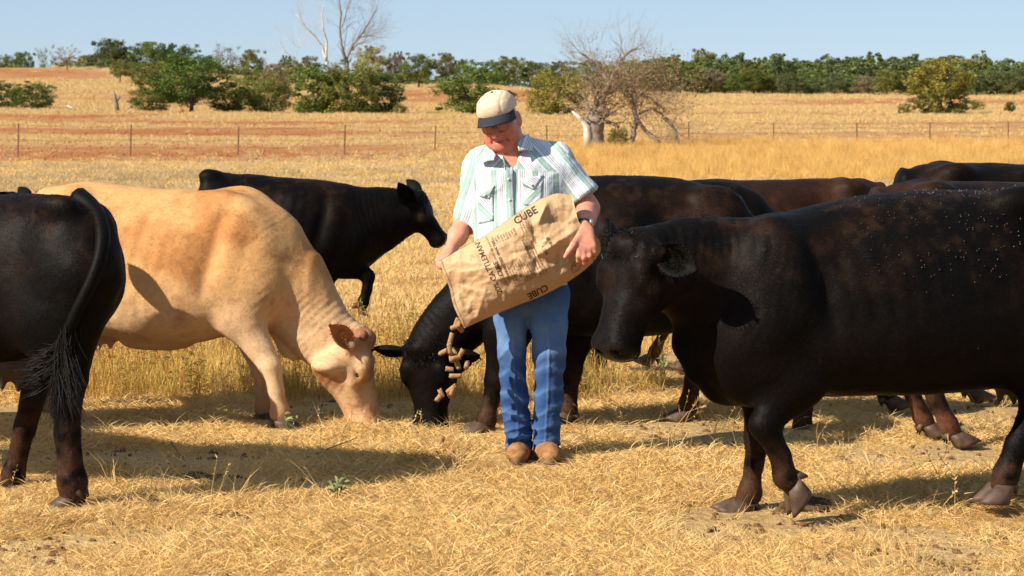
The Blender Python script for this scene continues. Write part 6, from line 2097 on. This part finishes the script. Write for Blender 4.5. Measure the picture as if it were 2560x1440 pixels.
def stalk(seed, n, rad, hmin, hmax, w, head=True, col=(1, 1, 1), leafy=False, red=.0):
    random.seed(seed)
    mb = MB()
    for k in range(n):
        a = random.uniform(0, 6.283); r = rad * random.random() ** .7
        b_ = Vector((r * math.cos(a), r * math.sin(a), -.01)); h = random.uniform(hmin, hmax)
        d = Vector((random.gauss(0, .16), random.gauss(0, .16), 1)).normalized()
        f = random.uniform(.75, 1.2)
        cc = tuple(x * f for x in col)
        if random.random() < red: cc = (.72 * f, .36 * f, .30 * f)
        mid = b_ + d * h * .55; tip = b_ + d * h + Vector((random.gauss(0, .10), random.gauss(0, .10), 0)) * h
        mb.tube([b_, mid, tip], [w, w * .8, w * .4], 3, cc, cap=False)
        if head:
            for q in range(9):
                u = random.uniform(.72, 1.0); p = mid.lerp(tip, (u - .55) / .45) if u > .55 else b_.lerp(mid, u / .55)
                dd = Vector((random.gauss(0, 1), random.gauss(0, 1), random.uniform(.3, 1.5))).normalized()
                mb.blade(p, p + dd * random.uniform(.012, .024), .005, (0, 0, 0), tuple(x * .92 for x in cc))
        if leafy:
            for q in range(7):
                u = random.uniform(.15, .95); p = b_.lerp(tip, u)
                dd = Vector((random.gauss(0, 1), random.gauss(0, 1), random.uniform(-.1, .8))).normalized()
                lf = random.uniform(.02, .055)
                mb.blade(p, p + dd * lf, .008, (0, 0, .006), tuple(x * random.uniform(.6, 1.0) for x in cc))
    return mb

short = gcoll('short_grass', [(tuft(i, 60, .10, .025, .085, .0032, -1), GM['mat']) for i in range(5)] + [(tuft(10 + i, 40, .08, .02, .06, .0030, .9), GM['mat']) for i in range(3)]
              + [(tuft(20 + i, 36, .12, .05, .15, .0028, -1), GM['mat']) for i in range(3)])
weeds = gcoll('weed_clump', [(stalk(i, 9, .12, .24, .46, .0022, True, red=.22), GM['weed']) for i in range(4)] + [(stalk(30 + i, 6, .10, .22, .42, .0024, False, (.88, .95, .72), True, .15), GM['weed']) for i in range(3)]
              + [(tuft(40 + i, 60, .12, .10, .30, .0036, .5), GM['weed']) for i in range(3)])
tall = gcoll('tall_golden_grass', [(tuft(50 + i, 90, .30, .30, .62, .008, .34), GM['gold']) for i in range(3)] + [(stalk(60 + i, 26, .3, .45, .75, .004, True), GM['gold']) for i in range(2)])
stub = gcoll('stubble_clump', [(tuft(70 + i, 60, .30, .10, .26, .014, .7), GM['stub']) for i in range(4)])
mid_ = gcoll('thin_pasture', [(tuft(80 + i, 60, .22, .05, .17, .0075, .8), GM['mat']) for i in range(4)] + [(tuft(90 + i, 44, .2, .08, .22, .007, .7), GM['grey']) for i in range(2)])
clod = bpy.data.collections.new('soil_clods')
m_soil = simple('red_soil_clod', (.34, .13, .046), .95, .1, .35, 5, .5)
for i in range(3):
    r = np.random.default_rng(i); bm = bmesh.new(); bmesh.ops.create_icosphere(bm, subdivisions=1, radius=.5)
    mb = MB(); mb.add([Vector(v.co) * r.uniform(.6, 1.15) for v in bm.verts], [tuple(v.index for v in f.verts) for f in bm.faces]); bm.free()
    mb.build('clod_%d' % i, m_soil, coll=clod, smooth=False)
bpy.context.view_layer.update()
random.seed(11)
r = np.random.default_rng(5)

def field_pts(n, y0, y1, power=1.0, px0=-700, px1=3260):
    """random points of the pasture between two distances, denser close by"""
    u = r.uniform(0, 1, n)
    Y = 1 / (1 / y0 + (1 / y1 - 1 / y0) * u) if power == 1 else y0 + (y1 - y0) * u ** power
    X = (r.uniform(px0, px1, n) - 1280) / FPX * Y
    return np.stack([X, Y, gz(X, Y)], 1)

def rots(n, tilt=.12):
    return np.stack([r.normal(0, tilt, n), r.normal(0, tilt, n), r.uniform(0, 6.283, n)], 1)

# hoof tracks and bare spots keep the cover uneven
def cover(P):
    return sstep(.30, .48, fbm(P * np.array([1.1, 1.1, 0]), 31, 3))
P = np.concatenate([field_pts(34000, 6.6, 17), field_pts(9000, 6.6, 11)])
c_ = cover(P); keep = r.uniform(0, 1, len(P)) < .07 + .93 * c_; P = P[keep]; c_ = c_[keep]
loose = fbm(P * np.array([.8, .8, 0]) + 5, 33, 3)
feet = [M_w for M_w in [(.12, 10.78), (.02, 10.9), (.15, 10.7), (-.0, 10.75)]] + [tuple((o.matrix_world @ Vector(o.data.vertices[0].co))[:2]) for o in C.objects if o.name.split('.')[0] == 'hoof']
fd_ = np.min([np.hypot((P[:, 0] - fx) * 1.0, (P[:, 1] - fy + .12) * .75) for fx, fy in feet], 0)
tramp = sstep(.06, .28, fd_)
idx = np.where(r.uniform(0, 1, len(P)) < .10 + .35 * sstep(.5, .62, loose), r.integers(5, 11, len(P)), r.integers(0, 5, len(P)))
scatter('matted_grass', P, rots(len(P)), r.uniform(.7, 1.3, len(P)) * (.70 + .35 * c_) * (.35 + .65 * tramp), np.where(tramp < .8, np.minimum(idx, 4), idx), short, 'short matted dry grass over the pasture in front')
P = field_pts(42000, 16, 92)
s_, g_ = soil_gold(P)
n_ = fbm(P * np.array([.12, .3, 0]), 36, 3)
keep = r.uniform(0, 1, len(P)) < (1 - s_) * (.35 + .65 * sstep(.35, .6, n_)); P = P[keep]; n_ = n_[keep]
grey = sstep(28, 45, P[:, 1]) * sstep(.42, .56, n_) * .7
idx = np.where(r.uniform(0, 1, len(P)) < grey, r.integers(4, 6, len(P)), r.integers(0, 4, len(P)))
sc_ = r.uniform(.7, 1.25, len(P)) * np.interp(P[:, 1], [16, 40, 90], [.62, 1.0, 1.6])
scatter('thin_pasture_grass', P, rots(len(P)), np.stack([sc_, sc_, sc_ * np.interp(P[:, 1], [16, 90], [.75, .6])], 1), idx, mid_, 'thin dry grass over the pasture behind the cattle')

# weeds and stalks between and behind the cattle
P = np.concatenate([field_pts(9000, 12.3, 17.5, 1.0, -300, 2860), field_pts(2600, 13.0, 15.6, 1.0, 150, 1500)])
px, py = to_px(P)
dens = sstep(.38, .58, fbm(P * np.array([.55, .8, 0]), 37, 3)) * (.15 + .85 * (1 - sstep(1350, 1750, px)))
dens = np.maximum(dens, .95 * (1 - sstep(900, 1000, np.abs(px - 300) + 300)) * sstep(13.0, 13.4, P[:, 1]) * (1 - sstep(14.8, 15.4, P[:, 1])))
dens = np.maximum(dens, .5 * np.exp(-((px - 950) / 160) ** 2) * sstep(13.2, 13.8, P[:, 1]) * (1 - sstep(15.5, 16, P[:, 1])))
dens *= sstep(12.9, 13.5, P[:, 1] + .4 * (fbm(P * 2, 39, 2) - .5))
keep = r.uniform(0, 1, len(P)) < dens * .28; P = P[keep]
scatter('weed_stalks', P, rots(len(P), .07), r.uniform(.45, 1.0, len(P)), np.where(r.uniform(0, 1, len(P)) < .5, r.integers(7, 10, len(P)), r.integers(0, 7, len(P))), weeds, 'dry weed stalks and seed heads standing behind the grazing cows')

# single long straws in front
long_ = gcoll('long_straw', [(stalk(110 + i, 2, .05, .16, .34, .0012, True), GM['mat']) for i in range(3)] + [(tuft(120 + i, 12, .04, .12, .30, .0028, .55), GM['mat']) for i in range(4)])
P = field_pts(1100, 6.8, 13)
keep = r.uniform(0, 1, len(P)) < .10 + .75 * sstep(.5, .64, fbm(P * np.array([.9, .9, 0]), 41, 3)); P = P[keep]
scatter('long_straws', P, rots(len(P), .45), r.uniform(.5, 1.15, len(P)), r.integers(0, 7, len(P)), long_, 'long bleached straws leaning out of the short grass')

# golden grass along the fence
P = field_pts(30000, 40, 104, 1.0, 700, 3260)
s_, g_ = soil_gold(P)
keep = r.uniform(0, 1, len(P)) < g_ * (.35 + .65 * sstep(.35, .6, fbm(P * np.array([.15, .3, 0]), 43, 3))); P = P[keep]
scatter('golden_grass', P, rots(len(P), .06), r.uniform(.35, .85, len(P)) * (.45 + .55 * g_[keep]), r.integers(0, 5, len(P)), tall, 'tall golden grass along the fence and round the broken tree')

# stubble rows and clods on the far field
P = np.concatenate([field_pts(60000, 76, 330, 1.35), field_pts(16000, 300, 500, 1)])
s_, g_ = soil_gold(P)
keep = r.uniform(0, 1, len(P)) < np.clip(1 - 2.2 * s_, .02, 1) * (P[:, 1] > 76) * (1 - g_) * .62; Q_ = P[keep]
sc_ = r.uniform(.7, 1.5, len(Q_)) * np.interp(Q_[:, 1], [80, 330, 500], [.8, 2.2, 3.2])
scatter('field_stubble', Q_, rots(len(Q_)), np.stack([sc_, sc_, sc_ * .8], 1), r.integers(0, 4, len(Q_)), stub, 'cut stubble in rows across the far field')
P = np.concatenate([field_pts(26000, 74, 330, 1.3), field_pts(9000, 300, 500, 1)])
s_, g_ = soil_gold(P)
P = np.concatenate([P, field_pts(14000, 74, 200, 1.3)]); s_, g_ = soil_gold(P)
Q_ = P[r.uniform(0, 1, len(P)) < s_ * .9]
sc_ = r.uniform(.04, .17, len(Q_)) * np.interp(Q_[:, 1], [80, 330, 500], [.8, 1.8, 3.0])
scatter('ploughed_clods', Q_, rots(len(Q_), 1), np.stack([sc_, sc_, sc_ * .55], 1), r.integers(0, 3, len(Q_)), clod, 'broken red soil clods on the ploughed strips')

P = field_pts(9000, 6.6, 14)
Q_ = P[r.uniform(0, 1, len(P)) < (1 - cover(P)) * .9 + .02]
crumb = bpy.data.collections.new('crumbs')
m_crumb = simple('dark_litter', (.16, .085, .042), .95, .1, .5, 5, .4)
for i in range(3):
    rr_ = np.random.default_rng(50 + i); bm = bmesh.new(); bmesh.ops.create_icosphere(bm, subdivisions=1, radius=.5)
    mb = MB(); mb.add([Vector(v.co) * rr_.uniform(.6, 1.2) for v in bm.verts], [tuple(v.index for v in f.verts) for f in bm.faces]); bm.free()
    mb.build('crumb_%d' % i, m_crumb, coll=crumb, smooth=False)
sc_ = .010 + .05 * r.uniform(0, 1, len(Q_)) ** 3
scatter('soil_crumbs', Q_, rots(len(Q_), 1), np.stack([sc_, sc_, sc_ * .6], 1), r.integers(0, 3, len(Q_)), crumb, 'crumbs of dark soil and dung between the short grass')

# green weeds and dung in the foreground
m_weed_green = leaf_mat('green_weed_leaf', (.24, .27, .12))
def weed_plant(px, py, h, n, label, seed):
    random.seed(seed)
    p = at_y(px, py, gy(py)); p[2] = float(gz(p[0], p[1]))
    o = thing('weed', label, 'weed', p)
    ms, ml_ = MB(), MB()
    for k in range(n):
        d = Vector((random.gauss(0, .28), random.gauss(0, .28), 1)).normalized(); tip = d * h * random.uniform(.6, 1)
        ms.tube([(0, 0, -.01), tip * .5 + Vector((0, 0, .01)), tip], [.002, .0016, .0008], 4, cap=False)
        for q in range(8):
            b_ = tip * random.uniform(.3, 1); dd = Vector((random.gauss(0, 1), random.gauss(0, 1), random.uniform(0, 1))).normalized()
            ml_.blade(b_, b_ + dd * random.uniform(.025, .05), .013, (0, 0, .008), (random.uniform(.8, 1.2),) * 3)
    ms.build('stem', GM['weed'], o); ml_.build('leaves', m_weed_green, o)
weed_plant(843, 1250, .14, 3, 'small green weed in the lit grass just below the long shadow', 1)
weed_plant(722, 1076, .14, 2, 'tiny green sprout at the front hoof of the tan cow', 2)
weed_plant(1655, 945, .2, 3, 'pale green weed near the muzzle of the large black cow', 3)
weed_plant(1820, 905, .22, 3, 'thin green weed under the chest of the large black cow', 4)
weed_plant(2410, 1110, .12, 3, 'dark wilted weed beside a hind foot of the dark brown cow', 5)
weed_plant(1275, 1010, .2, 3, 'green weed behind the knees of the man', 6)
random.seed(21)
m_dung = simple('dark_dung', (.075, .045, .025), .95, .1, .5, 30, .8)
for i, (px, py, sz, lab) in enumerate(((525, 1205, .17, 'flat dark dung patch inside the long shadow'), (330, 1262, .10, 'dark dung lump at the lower left of the long shadow'), (395, 1272, .06, 'small dung lump right of the larger dark lump'),
                                       (2010, 1270, .10, 'flattened dung lump below the raised hoof of the large cow'))):
    p = at_y(px, py, gy(py)); p[2] = float(gz(p[0], p[1]))
    prs = [ell((random.uniform(-sz, sz) * .8, random.uniform(-sz, sz) * .6, .012), (sz * .5, sz * .5, .026), .02) for _ in range(7)]
    F, Lo = field(prs, .008); V, Qd = surfnets(F, Lo, .008, 1); V = V + vnormals(V, Qd) * ((fbm(V * 30, i, 3) - .5) * .02)[:, None]
    o = add_mesh('dung', V, Qd, m_dung); o.location = p
    tag(o, lab, 'dung')
m_stick = simple('dry_stick', (.22, .13, .07), .9, .1, .3, 30, .3)
for a, lab in (([(765, 1156), (830, 1137), (890, 1122)], 'thin dry twig lying across the top edge of the long shadow'), ([(428, 1112), (448, 1150), (475, 1190)], 'thin dark twig sticking up inside the long shadow'),
               ([(1260, 1318), (1300, 1330)], 'short dark stick in the grass in front of the man'), ([(2470, 1262), (2520, 1256), (2600, 1268)], 'bent straw bundle beside the hind hoof of the large cow')):
    p = at_y(a[0][0], a[0][1], gy(a[0][1])); p[2] = float(gz(p[0], p[1]))
    mb = MB(); q = []
    for k, (px, py) in enumerate(a):
        w_ = at_y(px, py, gy(py)); q.append(Vector((w_[0] - p[0], w_[1] - p[1], .03 + .015 * k)))
    mb.tube(q, [.005, .004, .002][:len(q)] if len(q) == 3 else [.005, .004], 5)
    o = mb.build('twig', m_stick); o.location = p; tag(o, lab, 'twig')
